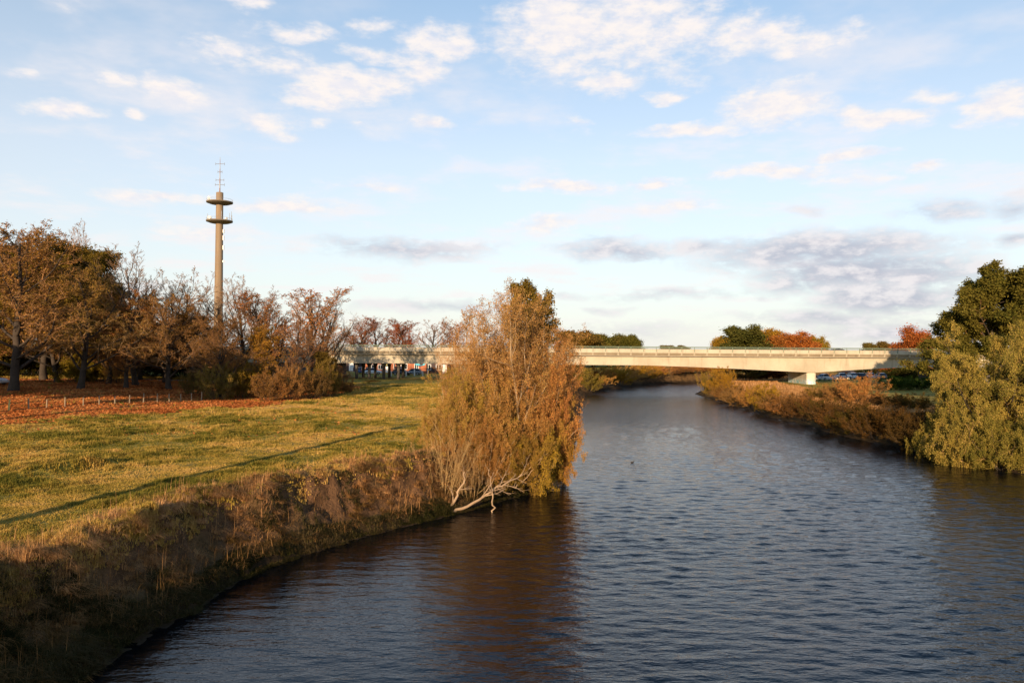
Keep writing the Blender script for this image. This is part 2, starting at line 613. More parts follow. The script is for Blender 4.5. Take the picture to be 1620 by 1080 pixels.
gx = np.concatenate([-np.geomspace(3500, 135, 16), axis((-120, -42, 2.0), (-42, -24, 0.7), (-24, 6, 0.17), (6, 31, 1.0), (31, 60, 0.6), (60, 140, 3.0)), np.geomspace(145, 3500, 16)])
gy = np.concatenate([axis((-60, 12, 3.0), (12, 56, 0.17), (56, 90, 0.5), (90, 228, 1.4)), np.geomspace(230, 5000, 22)])
GX, GY = np.meshgrid(gx, gy)
H, D_, LEFT_, DJ = terrain(GX, GY)
nx, ny = len(gx), len(gy)
idx = np.arange(nx * ny).reshape(ny, nx)
gq = np.stack([idx[:-1, :-1], idx[:-1, 1:], idx[1:, 1:], idx[1:, :-1]], -1).reshape(-1, 4)


def masks(x, y, d, left, dj):
    n1 = fbm(x * 0.35, y * 0.35, 71, 4)
    n2 = fbm(x * 1.3, y * 1.3, 81, 3)
    # fallen leaves lie left of the line (-38,56)-(-25,78), all under the tree row
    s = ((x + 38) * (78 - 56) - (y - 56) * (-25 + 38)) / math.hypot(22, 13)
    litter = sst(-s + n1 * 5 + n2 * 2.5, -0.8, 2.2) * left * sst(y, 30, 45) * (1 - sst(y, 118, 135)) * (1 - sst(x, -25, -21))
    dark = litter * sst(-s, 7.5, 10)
    # trodden strip beside the long shadow, running up the field
    off = (x + 17.3) - (y - 25.6) * 0.277
    path = np.exp(-((off + 1.5 + n1 * 1.0) / 1.9) ** 2) * left * (d > 4) * (1 - sst(y, 70, 100))
    brown = sst(n1 + 0.5 * n2 + np.exp(-((y - 76 + 0.5 * (x + 20)) / 7.0) ** 2) * 0.55 * (x > -32), 0.22, 0.55) * left * (d > 5) * (1 - litter)
    dryt = np.where(left, (1 - sst(dj, 2.2, 3.6 + 1.6 * n1)), (1 - sst(dj, 4, 9)) * 0.9)
    soil = np.where(left, sst(dj, 0.3, 1.0) * (1 - sst(dj, 1.9, 2.9)) * sst(n1 + n2 * 0.7, -0.12, 0.2), 0) * (y < 60)
    wet = 1 - sst(dj, 0.1, 0.9)
    return litter, dark, path, brown, dryt, soil, wet


ML, MD, MP, MBR, MDRY, MSO, MW = masks(GX, GY, D_, LEFT_, DJ)


def ground_mat():
    m, t, out = new_mat('meadow_ground')
    co = t.n('ShaderNodeTexCoord').outputs['Object']
    A = lambda k: t.n('ShaderNodeAttribute', attribute_name=k).outputs['Fac']
    n1 = t.noise(co, 0.35, 5, 0.6)
    n2 = t.noise(co, 1.7, 5, 0.65)
    n3 = t.noise(co, 9.0, 4, 0.6)
    grass = t.ramp(t.math('ADD', t.math('MULTIPLY', n1, 0.45), t.math('MULTIPLY', n2, 0.55)),
                   [(0.34, (0.10, 0.10, 0.016)), (0.47, (0.22, 0.18, 0.03)), (0.56, (0.34, 0.235, 0.05)), (0.68, (0.42, 0.275, 0.08))])
    tan = t.ramp(n2, [(0.3, (0.27, 0.165, 0.045)), (0.7, (0.46, 0.27, 0.085))])
    col = t.mix(A('brown'), grass, tan)
    pth = t.ramp(n3, [(0.3, (0.15, 0.10, 0.026)), (0.7, (0.28, 0.18, 0.045))])
    col = t.mix(t.math('MULTIPLY', A('path'), 0.75), col, pth)
    dry = t.ramp(n2, [(0.3, (0.065, 0.038, 0.016)), (0.7, (0.18, 0.105, 0.045))])
    col = t.mix(A('dry'), col, dry)
    soil = t.ramp(n2, [(0.3, (0.055, 0.029, 0.014)), (0.7, (0.16, 0.085, 0.042))])
    col = t.mix(A('soil'), col, soil)
    lit = t.ramp(n3, [(0.32, (0.17, 0.05, 0.016)), (0.5, (0.38, 0.115, 0.03)), (0.68, (0.50, 0.175, 0.05))])
    col = t.mix(A('litter'), col, lit)
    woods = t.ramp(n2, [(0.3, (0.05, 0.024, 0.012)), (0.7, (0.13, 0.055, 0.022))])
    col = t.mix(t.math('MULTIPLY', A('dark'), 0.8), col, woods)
    col = t.mix(t.math('MULTIPLY', A('wet'), 0.85), col, (0.018, 0.013, 0.008, 1))
    p = t.n('ShaderNodeBsdfPrincipled')
    t.set(p.inputs['Base Color'], col)
    p.inputs['Roughness'].default_value = 0.95
    p.inputs['Specular IOR Level'].default_value = 0.1
    b = t.n('ShaderNodeBump')
    b.inputs['Strength'].default_value = 0.9
    b.inputs['Distance'].default_value = 0.25
    t.set(b.inputs['Height'], t.math('ADD', t.math('MULTIPLY', n3, 0.35), t.math('MULTIPLY', n2, 0.65)))
    t.set(p.inputs['Normal'], b.outputs[0])
    t.set(out.inputs[0], p.outputs[0])
    return m


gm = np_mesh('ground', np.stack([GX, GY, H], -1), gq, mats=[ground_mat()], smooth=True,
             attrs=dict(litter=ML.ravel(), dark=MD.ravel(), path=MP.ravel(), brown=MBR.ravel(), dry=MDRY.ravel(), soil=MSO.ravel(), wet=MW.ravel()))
tag(link('ground', gm), kind='structure')


# ------------------------------------------------------------------ water
def water_mat():
    m, t, out = new_mat('river_water')
    co = t.n('ShaderNodeTexCoord').outputs['Object']
    mp = t.n('ShaderNodeMapping')
    t.set(mp.inputs['Vector'], co)
    mp.inputs['Scale'].default_value = (0.42, 1.0, 1.0)
    mp.inputs['Rotation'].default_value = (0, 0, R(6))
    a = t.noise(mp.outputs[0], 2.0, 4, 0.58)
    b_ = t.noise(mp.outputs[0], 7.0, 3, 0.55)
    hgt = t.math('ADD', t.math('MULTIPLY', a, 0.75), t.math('MULTIPLY', b_, 0.22))
    bp = t.n('ShaderNodeBump')
    t.set(bp.inputs['Strength'], t.n('ShaderNodeAttribute', attribute_name='ripple').outputs['Fac'])
    bp.inputs['Distance'].default_value = 0.20
    t.set(bp.inputs['Height'], hgt)
    p = t.n('ShaderNodeBsdfPrincipled')
    p.inputs['Base Color'].default_value = (0.0018, 0.0030, 0.0042, 1)
    p.inputs['Roughness'].default_value = 0.06
    p.inputs['IOR'].default_value = 1.33
    p.inputs['Specular IOR Level'].default_value = 0.5
    t.set(p.inputs['Normal'], bp.outputs[0])
    t.set(out.inputs[0], p.outputs[0])
    return m


wx = np.concatenate([axis((-17, 44, 0.16)), axis((44, 262, 4.0))])
wy = np.concatenate([axis((-70, 12, 4.0), (12, 50, 0.10), (50, 90, 0.22), (90, 232, 1.0))])
WX, WY = np.meshgrid(wx, wy)
WZ = np.zeros_like(WX)
wr = np.random.default_rng(11)
for i in range(90):
    lam = 0.30 * (1.35 / 0.30) ** wr.random()
    th = R(90 + wr.normal(0, 24))
    kx, ky = math.cos(th) * 2 * math.pi / lam, math.sin(th) * 2 * math.pi / lam
    amp = 0.0160 * lam / (2 * math.pi) * (0.8 if lam > 1.2 else 1.1)
    fade = (1 - sst(WY, 30 + 22 * lam, 55 + 40 * lam)) * sst(WY, 5, 14)
    WZ += amp * fade * np.sin(kx * WX + ky * WY + wr.random() * 6.283)
calm = 0.22 + 0.85 * sst(fbm(WX * 0.05, WY * 0.03, 99, 3) + 0.02 * (WX - 3), -0.25, 0.3)
WZ *= calm
WROUGH = np.clip(0.10 + 0.40 * calm + 0.50 * sst(WY, 55, 130) + 0.22 * fbm(WX * 0.03, WY * 0.09, 123, 3), 0.05, 0.9)
widx = np.arange(WX.size).reshape(WX.shape)
wq = np.stack([widx[:-1, :-1], widx[:-1, 1:], widx[1:, 1:], widx[1:, :-1]], -1).reshape(-1, 4)
tag(link('water', np_mesh('water', np.stack([WX, WY, WZ], -1), wq, mats=[water_mat()], smooth=True, attrs=dict(ripple=WROUGH.ravel()))), kind='structure')


# ------------------------------------------------------------------ bridge
BY = 145.0                                    # near face of the bridge


def bridge():
    root = empty('road_bridge', (0, BY, 0), 0, 'long pale concrete road bridge with green railing crossing the river', 'bridge')
    x0, x1 = -125.0, 120.0
    # girder: haunched over the river pier at x = 58 and slightly over the left pier
    def soffit(x):
        z = 5.68
        z -= 1.22 * max(0.0, 1 - abs(x - 58.0) / (34.0 if x < 58 else 20.0)) ** 1.35
        return z
    xs = [x0 + (x1 - x0) * i / 120 for i in range(121)]
    m = MB()
    m.tube_rings([[(x, 1.15, soffit(x)), (x, 0.95, 7.42), (x, 12.6, 7.42), (x, 12.4, soffit(x))] for x in xs])
    m.build('girder', CONCRETE, root)
    m = MB()
    m.box(x0, x1, 0.30, 13.2, 7.42, 7.72)
    m.build('deck_slab', CONCRETE_DARK, root)
    m = MB()
    m.box(x0, x1, 0.9, 12.6, 7.724, 7.80)
    m.build('roadway', ASPHALT, root)
    # near and far edge beams, sloped on the underside
    for sgn, yb in ((1, 0.0), (-1, 13.5)):
        m = MB()
        n = 101
        step = (x1 - x0) / n
        for i in range(n):
            a, b = x0 + i * step + 0.012, x0 + (i + 1) * step - 0.012
            pr = [(0.06, 8.02), (0.0, 8.07), (0.0, 8.80), (0.42, 8.84), (0.62, 8.2), (0.62, 8.02)]
            ra = [(a, yb + sgn * p, z) for p, z in pr]
            rb = [(b, yb + sgn * p, z) for p, z in pr]
            m.tube_rings([ra, rb])
        m.build('edge_beam', CONCRETE, root)
        m = MB()
        pr = [(0.32, 7.48), (0.10, 8.016), (0.62, 8.016), (0.62, 7.722), (0.323, 7.722)]
        m.tube_rings([[(x, yb + sgn * p, z) for p, z in pr] for x in (x0, x1)])
        m.build('fascia_strip', CONCRETE_STAIN, root)
    for sgn, yb in ((1, -0.002), (-1, 13.502)):
        m = MB()
        m.tube([(x0, yb + sgn * 0.05, 9.24), (x1, yb + sgn * 0.05, 9.24)], 0.042, 6)
        m.tube([(x0, yb + sgn * 0.05, 9.02), (x1, yb + sgn * 0.05, 9.02)], 0.022, 6)
        rail = m.build('railing', RAIL_GREEN, root)
        if sgn == 1:
            first = None
            for i in range(80):
                x = -84.0 + i * 2.426
                if first is None:
                    q = MB()
                    q.box(-0.05, 0.05, -0.075, -0.004, 8.36, 9.2)
                    q.box(-0.09, 0.09, -0.03, -0.004, 8.30, 8.46)
                    first = q.build('rail_post', RAIL_GREEN, rail, (x, 0, 0))
                else:
                    c = first.copy()
                    C.objects.link(c)
                    c.parent = rail
                    c.location.x = x
            first = None
            for i in range(80):
                x = -84.0 + i * 2.426
                if first is None:
                    q = MB()
                    q.hexa([(-0.16, 0.22, 7.58), (0.16, 0.22, 7.58), (0.16, 0.33, 7.58), (-0.16, 0.33, 7.58),
                            (-0.16, -0.01, 8.0), (0.16, -0.01, 8.0), (0.16, 0.33, 8.0), (-0.16, 0.33, 8.0)])
                    first = q.build('bracket', CONCRETE, root, (x, 0, 0))
                else:
                    c = first.copy()
                    C.objects.link(c)
                    c.parent = root
                    c.location.x = x
    # river pier: a wall across the deck with a rounded nose
    m = MB()
    rings = []
    for z, s in ((0.2, 1.0), (1.6, 0.98), (4.50, 1.0)):
        ring = []
        for j in range(13):
            an = math.pi + math.pi * j / 12
            ring.append((57.9 + 0.92 * s * math.cos(an), 1.9 + 0.5 * math.sin(an), z))
        ring += [(57.9 + 0.92 * s, 11.5, z), (57.9 - 0.92 * s, 11.5, z)]
        rings.append(ring)
    m.tube_rings(rings)
    m.build('pier', GRAFFITI, root)
    # round columns with flared heads below the left approach
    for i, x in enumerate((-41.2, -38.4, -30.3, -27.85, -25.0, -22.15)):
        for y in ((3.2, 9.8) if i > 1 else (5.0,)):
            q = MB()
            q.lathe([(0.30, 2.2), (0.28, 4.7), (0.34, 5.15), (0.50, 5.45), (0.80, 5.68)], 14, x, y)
            q.build('column', CONCRETE_SHADED, root, smooth=True)
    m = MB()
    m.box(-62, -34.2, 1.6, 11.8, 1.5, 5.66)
    m.build('abutment', CONCRETE_SHADED, root)
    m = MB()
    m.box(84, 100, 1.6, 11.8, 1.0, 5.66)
    m.build('abutment', CONCRETE_SHADED, root)


def graffiti_mat():
    m, t, out = new_mat('painted_pier')
    co = t.n('ShaderNodeTexCoord').outputs['Object']
    sp = t.n('ShaderNodeSeparateXYZ', i_0=co)
    n = t.noise(co, 1.1, 4, 0.6)
    n2 = t.noise(co, 2.3, 3, 0.6)
    base = t.ramp(n, [(0.3, (0.40, 0.35, 0.27)), (0.7, (0.56, 0.49, 0.38))])
    low = t.math('SUBTRACT', 1.0, t.smooth(sp.outputs[2], 2.4, 3.6))
    f = t.math('MULTIPLY', low, t.smooth(n2, 0.42, 0.5))
    paint = t.ramp(n, [(0.40, (0.72, 0.72, 0.68)), (0.5, (0.10, 0.38, 0.42)), (0.6, (0.62, 0.66, 0.66))])
    c = t.mix(f, base, paint)
    p = t.n('ShaderNodeBsdfPrincipled')
    t.set(p.inputs['Base Color'], c)
    p.inputs['Roughness'].default_value = 0.8
    t.set(out.inputs[0], p.outputs[0])
    return m


GRAFFITI = graffiti_mat()
bridge()


# ------------------------------------------------------------------ tower
def tower():
    X, Y = -139.5, 360.0
    root = empty('radio_tower', (X, Y, 2.5), 0, 'tall slender concrete radio tower with two round platforms and a mast', 'tower')
    m = MB()
    m.lathe([(2.3, 0), (1.95, 25), (1.80, 45), (1.66, 65), (1.62, 79.6), (1.1, 79.8)], 32)
    sh = m.build('shaft', TOWER, root, smooth=True)
    for z, dz in ((74.0, 0), (65.0, 0)):
        m = MB()
        m.lathe([(1.9, z), (4.6, z + 0.25), (6.0, z + 0.75), (6.05, z + 1.25), (5.6, z + 1.3), (1.8, z + 1.35)], 40)
        pf = m.build('platform', PLATFORM, root)
        q = MB()
        for k in range(40):
            a = 2 * math.pi * k / 40
            q.tube([(5.85 * math.cos(a), 5.85 * math.sin(a), z + 1.25), (5.85 * math.cos(a), 5.85 * math.sin(a), z + 2.3)], 0.03, 4)
        ring = [(5.85 * math.cos(2 * math.pi * k / 40), 5.85 * math.sin(2 * math.pi * k / 40), z + 2.3) for k in range(41)]
        q.tube(ring, 0.04, 4)
        q.build('railing', METAL, pf)
    dr = random.Random(3)
    for (a, z, r) in ((200, 66.4, .9), (235, 66.4, .7), (170, 66.4, 1.0), (215, 75.4, 1.0), (160, 75.4, .6), (330, 66.4, .6)):
        q = MB()
        ca, sa = math.cos(R(a)), math.sin(R(a))
        q.tube([(4.6 * ca, 4.6 * sa, z + r), (5.2 * ca, 5.2 * sa, z + r)], r, 16)
        q.tube([(4.7 * ca, 4.7 * sa, z), (4.7 * ca, 4.7 * sa, z + r)], 0.12, 6)
        q.build('dish', WHITE, root)
    for (a, z, h) in ((345, 66.3, 3.4), (5, 66.3, 4.4), (20, 66.3, 3.0), (300, 66.3, 3.8), (185, 66.3, 3.2)):
        q = MB()
        q.tube([(5.5 * math.cos(R(a)), 5.5 * math.sin(R(a)), z), (5.5 * math.cos(R(a)), 5.5 * math.sin(R(a)), z + h)], 0.11, 6)
        q.build('whip_antenna', METAL, root)
    for (z, h) in ((57.0, 2.2), (52.5, 2.0), (60.5, 1.6), (46.5, 0.9)):
        q = MB()
        q.box(1.75, 2.35, -0.35, 0.35, z, z + h)
        q.tube([(1.7, 0, z + h * 0.5), (2.9 if h < 1 else 2.4, 0, z + h * 0.5)], 0.12, 6)
        q.build('panel_antenna', WHITE, root)
    q = MB()
    q.tube([(0, 0, 79.7), (0, 0, 87), (0, 0, 96.5)], [0.30, 0.22, 0.08], 8)
    q.build('mast', RED_WHITE, root)
    for z, w in ((93.3, 2.1), (85.6, 1.9), (83.4, 2.2), (89.5, 1.0)):
        q = MB()
        q.tube([(-w, 0, z), (w, 0, z)], 0.10, 6)
        for s in (-1, 1):
            q.tube([(s * w, 0, z - 0.6), (s * w, 0, z + 0.6)], 0.07, 6)
        q.build('crossarm', MASTSTEEL, root)


def banded():
    m, t, out = new_mat('red_white_mast')
    co = t.n('ShaderNodeTexCoord').outputs['Object']
    z = t.n('ShaderNodeSeparateXYZ', i_0=co).outputs[2]
    f = t.math('GREATER_THAN', t.math('FRACT', t.math('MULTIPLY', z, 0.22)), 0.5)
    p = t.n('ShaderNodeBsdfPrincipled')
    t.set(p.inputs['Base Color'], t.mix(f, (0.30, 0.29, 0.28, 1), (0.22, 0.13, 0.11, 1)))
    t.set(out.inputs[0], p.outputs[0])
    return m


def tower_concrete():
    m, t, out = new_mat('tower_concrete')
    co = t.n('ShaderNodeTexCoord').outputs['Object']
    mp = t.n('ShaderNodeMapping')
    t.set(mp.inputs['Vector'], co)
    mp.inputs['Scale'].default_value = (0.6, 0.6, 0.05)
    n = t.noise(mp.outputs[0], 1.6, 4, 0.6)
    z = t.n('ShaderNodeSeparateXYZ', i_0=co).outputs[2]
    j = t.math('GREATER_THAN', t.math('FRACT', t.math('MULTIPLY', z, 0.26)), 0.92)
    c = t.ramp(n, [(0.3, (0.155, 0.108, 0.066)), (0.7, (0.24, 0.17, 0.106))])
    c = t.mix(t.math('MULTIPLY', j, 0.35), c, (0.18, 0.15, 0.12, 1))
    p = t.n('ShaderNodeBsdfPrincipled')
    t.set(p.inputs['Base Color'], c)
    p.inputs['Roughness'].default_value = 0.85
    t.set(out.inputs[0], p.outputs[0])
    return m


PLATFORM = simple('platform_concrete', (0.15, 0.118, 0.085), 0.9, 0.25, 0.8)
MASTSTEEL = simple('mast_steel', (0.14, 0.12, 0.10), 0.6, 0.2)
RED_WHITE = banded()
TOWER = tower_concrete()
tower()


# the bridge the photographer stands on, with its lamps: out of frame, its shade falls on the near water and bank
def near_bridge():
    root = empty('footbridge', (0, -3.0, 0), 0, 'near footbridge with open railing over the river', 'bridge')
    m = MB()
    m.box(-60, 70, -2.4, 2.6, 5.4, 6.05)
    m.build('deck', CONCRETE, root)
    m = MB()
    for y in (-2.2, 2.4):
        for z in (6.35, 6.7, 7.05):
            m.tube([(-60, y, z), (70, y, z)], 0.035, 6)
        for i in range(66):
            m.box(-60 + i * 2 - 0.03, -60 + i * 2 + 0.03, y - 0.04, y + 0.04, 6.052, 7.05)
    m.build('railing', METAL, root)
    for x, lab in ((-24.6, 'tall street lamp on the near footbridge above the left bank'),):
        lp = empty('street_lamp', (x, -2.9, 6.05), 0, lab, 'street lamp')
        m = MB()
        m.tube([(0, 0, 0), (0, 0, 4.8), (0, 0, 9.3)], [0.36, 0.34, 0.32], 12)
        m.build('pole', METAL, lp)
        m = MB()
        m.tube([(0, 0, 9.15), (0.5, 0.3, 9.45)], 0.06, 8)
        m.box(0.3, 0.95, 0.1, 0.5, 9.4, 9.56)
        m.build('lamp_head', METAL, lp)


near_bridge()


# ------------------------------------------------------------------ vegetation engine
def _norm(v):
    return v / np.maximum(np.linalg.norm(v, axis=-1, keepdims=True), 1e-9)


def walk(start, dirs, length, npts, wander, up, r, droop=0.0):
    B = len(start)
    P = np.empty((B, npts, 3))
    P[:, 0] = start
    d = dirs.copy()
    st = (length / (npts - 1))[:, None]
    for i in range(1, npts):
        d = d + r.normal(0, wander, (B, 3))
        d[:, 2] += up - droop * (i / npts)
        d = _norm(d)
        P[:, i] = P[:, i - 1] + d * st
    return P


def children(P, rad, L, r, m, t=(0.3, 1.0), ang=(45, 10), lr=0.5, tap=0.5, n=4, w=0.12, up=0.08, rr=0.6, droop=0.0, keep=1.0):
    B, n0, _ = P.shape
    tt = t[0] + (t[1] - t[0]) * (np.arange(m)[None, :] + r.random((B, m))) / m
    f = np.clip(tt * (n0 - 1), 0, n0 - 1.001)
    i0 = f.astype(int)
    fr = (f - i0)[..., None]
    b = np.arange(B)[:, None]
    S = P[b, i0] * (1 - fr) + P[b, i0 + 1] * fr
    T = _norm(P[b, i0 + 1] - P[b, i0])
    RR = rad[b, i0] * (1 - fr[..., 0]) + rad[b, i0 + 1] * fr[..., 0]
    ref = np.where(np.abs(T[..., 2:3]) < 0.85, np.array([0, 0, 1.0]), np.array([1.0, 0, 0]))
    U = _norm(np.cross(T, ref))
    V = np.cross(T, U)
    az = np.arange(m)[None, :] * 2.39996 + r.random((B, 1)) * 6.283 + r.normal(0, 0.4, (B, m))
    a = np.radians(r.normal(ang[0], ang[1], (B, m)))
    d = np.cos(a)[..., None] * T + np.sin(a)[..., None] * (np.cos(az)[..., None] * U + np.sin(az)[..., None] * V)
    ln = L[:, None] * lr * (1 - tap * tt) * r.uniform(0.65, 1.2, (B, m))
    S, d, ln, RR = S.reshape(-1, 3), d.reshape(-1, 3), ln.ravel(), RR.ravel()
    if keep < 1:
        k = r.random(len(S)) < keep
        S, d, ln, RR = S[k], d[k], ln[k], RR[k]
    Q = walk(S, d, ln, n, w, up, r, droop)
    r0 = RR * rr
    rad2 = r0[:, None] * np.linspace(1, 0.35, n)[None, :]
    return Q, rad2, ln


class Geo:
    """numpy mesh collector with a material index per face and the 'rnd' value per vertex"""
    def __init__(self):
        self.v, self.q, self.t, self.qm, self.tm, self.r, self.n = [], [], [], [], [], [], 0

    def tubes(self, P, rad, k, mi=0, rnd=None, rmin=0.0):
        B, n, _ = P.shape
        if B == 0:
            return
        T = np.empty_like(P)
        T[:, 1:-1] = P[:, 2:] - P[:, :-2]
        T[:, 0] = P[:, 1] - P[:, 0]
        T[:, -1] = P[:, -1] - P[:, -2]
        T = _norm(T)
        m = np.abs(_norm(P[:, -1] - P[:, 0]))
        ref = np.zeros((B, 3))
        ref[np.arange(B), np.argmin(m, 1)] = 1
        U = _norm(np.cross(T, ref[:, None, :]))
        V = np.cross(T, U)
        an = np.arange(k) * 2 * math.pi / k
        rr = np.maximum(rad, rmin)[..., None, None]
        ring = P[:, :, None, :] + rr * (np.cos(an)[None, None, :, None] * U[:, :, None, :] + np.sin(an)[None, None, :, None] * V[:, :, None, :])
        base = self.n + (np.arange(B)[:, None, None] * n + np.arange(n - 1)[None, :, None]) * k
        j = np.arange(k)[None, None, :]
        j2 = (j + 1) % k
        q = np.stack([base + j, base + j2, base + k + j2, base + k + j], -1).reshape(-1, 4)
        self.v.append(ring.reshape(-1, 3))
        self.q.append(q)
        self.qm.append(np.full(len(q), mi, np.int32))
        if rnd is None:
            rnd = np.random.default_rng(B).random(B)
        self.r.append(np.repeat(rnd, n * k))
        self.n += B * n * k

    def leaves(self, P, r, per, size, mi=1, spread=0.05, aspect=0.55, t=(0.15, 1.0), clump=None, upb=0.3):
        B, n, _ = P.shape
        if B == 0 or per <= 0:
            return
        if per < 1:
            k = r.random(B) < per
            P = P[k]
            B, per = len(P), 1
            clump = None if clump is None else clump[k]
        if B == 0:
            return
        f = np.clip(r.uniform(t[0], t[1], (B, per)) * (n - 1), 0, n - 1.001)
        i0 = f.astype(int)
        fr = (f - i0)[..., None]
        b = np.arange(B)[:, None]
        S = (P[b, i0] * (1 - fr) + P[b, i0 + 1] * fr).reshape(-1, 3)
        N = len(S)
        S = S + r.normal(0, spread, (N, 3))
        ax = r.normal(0, 1, (N, 3))
        ax[:, 2] -= 0.25
        ax = _norm(ax)
        nn = r.normal(0, 1, (N, 3))
        nn[:, 2] += upb
        sd_ = _norm(np.cross(ax, nn))
        s = size * r.uniform(0.6, 1.35, (N, 1))
        tip = S + ax * s
        midp = S + ax * s * 0.5
        bend = np.cross(ax, sd_) * s * 0.12
        v = np.stack([S, midp + sd_ * s * aspect * 0.5 + bend, tip, midp - sd_ * s * aspect * 0.5 + bend], 1)
        q = self.n + np.arange(N * 4).reshape(N, 4)
        if clump is None:
            clump = r.random(B)
        rn = np.clip(0.55 * np.repeat(clump, per) + 0.45 * r.random(N), 0, 1)
        self.v.append(v.reshape(-1, 3))
        self.q.append(q)
        self.qm.append(np.full(N, mi, np.int32))
        self.r.append(np.repeat(rn, 4))
        self.n += N * 4

    def mesh(self, name, mats, smooth=False):
        return np_mesh(name, np.concatenate(self.v), np.concatenate(self.q), mats=mats, qmat=np.concatenate(self.qm), rnd=np.concatenate(self.r), smooth=smooth)


def stems(r, count, spread, lean, h, npts, wander, up, rad, var=0.25, out=True):
    a = np.arange(count) * 2.39996 + r.random(count) * 0.8
    rho = spread * np.sqrt(r.random(count)) if count > 1 else np.zeros(1)
    S = np.stack([rho * np.cos(a), rho * np.sin(a), np.full(count, -0.25)], 1)
    l = np.radians(np.abs(r.normal(lean, lean * 0.45, count)))
    d = np.stack([np.sin(l) * np.cos(a), np.sin(l) * np.sin(a), np.cos(l)], 1)
    L = h * (1 + r.uniform(-var, var * 0.4, count)) if count > 1 else np.array([h])
    P = walk(S, d, L, npts, wander, up, r)
    rd = rad * (L / h)[:, None] * (np.linspace(1, 0.22, npts)[None, :])
    if count == 1:
        rd[:, 0] *= 1.35
    return P, rd, L


def make_tree(seed, stem, levels, leaf, bark, twig, leafm, ksides=(9, 6, 4, 3, 3), trunk_levels=2, rmin=0.006, clip=None):
    """returns (trunk mesh, crown mesh); levels = dicts for children(); leaf = list of (level, per, size, spread)"""
    r = np.random.default_rng(seed)
    P, rad, L = stems(r, **stem)
    gt, gc = Geo(), Geo()
    gt.tubes(P, rad, ksides[0], rmin=rmin)
    lv = [(P, rad)]
    cl = r.random(len(P))
    for i, kw in enumerate(levels):
        kw = dict(kw)
        P, rad, L = children(P, rad, L, r, **kw)
        if clip is not None:
            k = clip(P)
            P, rad, L = P[k], rad[k], L[k]
        k = ksides[min(i + 1, len(ksides) - 1)]
        if i + 1 < trunk_levels:
            gt.tubes(P, rad, k, rmin=rmin)
        else:
            gc.tubes(P, rad, k, 0, rnd=r.random(len(P)), rmin=rmin)
        lv.append((P, rad))
    for (li, per, size, spread) in leaf:
        Q = lv[li][0]
        # neighbouring twigs share a tone, so light and dark clumps form
        c = Q[:, 0] * 0.55
        cl = 0.5 + 1.1 * (0.5 * fbm(c[:, 0] + 3.1, c[:, 1] + c[:, 2] * 1.3, seed, 3) + 0.5 * fbm(c[:, 2] + 9.0, c[:, 0] - c[:, 1], seed + 5, 3)) * 1.6
        gc.leaves(Q, r, per, size, 1, spread, clump=np.clip(cl, 0, 1))
    tm = gt.mesh('trunk', [bark], smooth=True)
    cm = gc.mesh('crown', [twig, leafm])
    co = np.concatenate(gc.v)
    zt = np.percentile(co[:, 2], 99.7)
    wd = np.percentile(np.abs(co[:, 0]), 98) + np.percentile(np.abs(co[:, 1]), 98)
    return dict(trunk=tm, crown=cm, h=float(zt), w=float(wd))


TWIGS = dict(t=(0.2, 1.0), ang=(40, 12), lr=0.5, tap=0.4, n=3, w=0.15, up=0.06, rr=0.55)
PROTO = {}


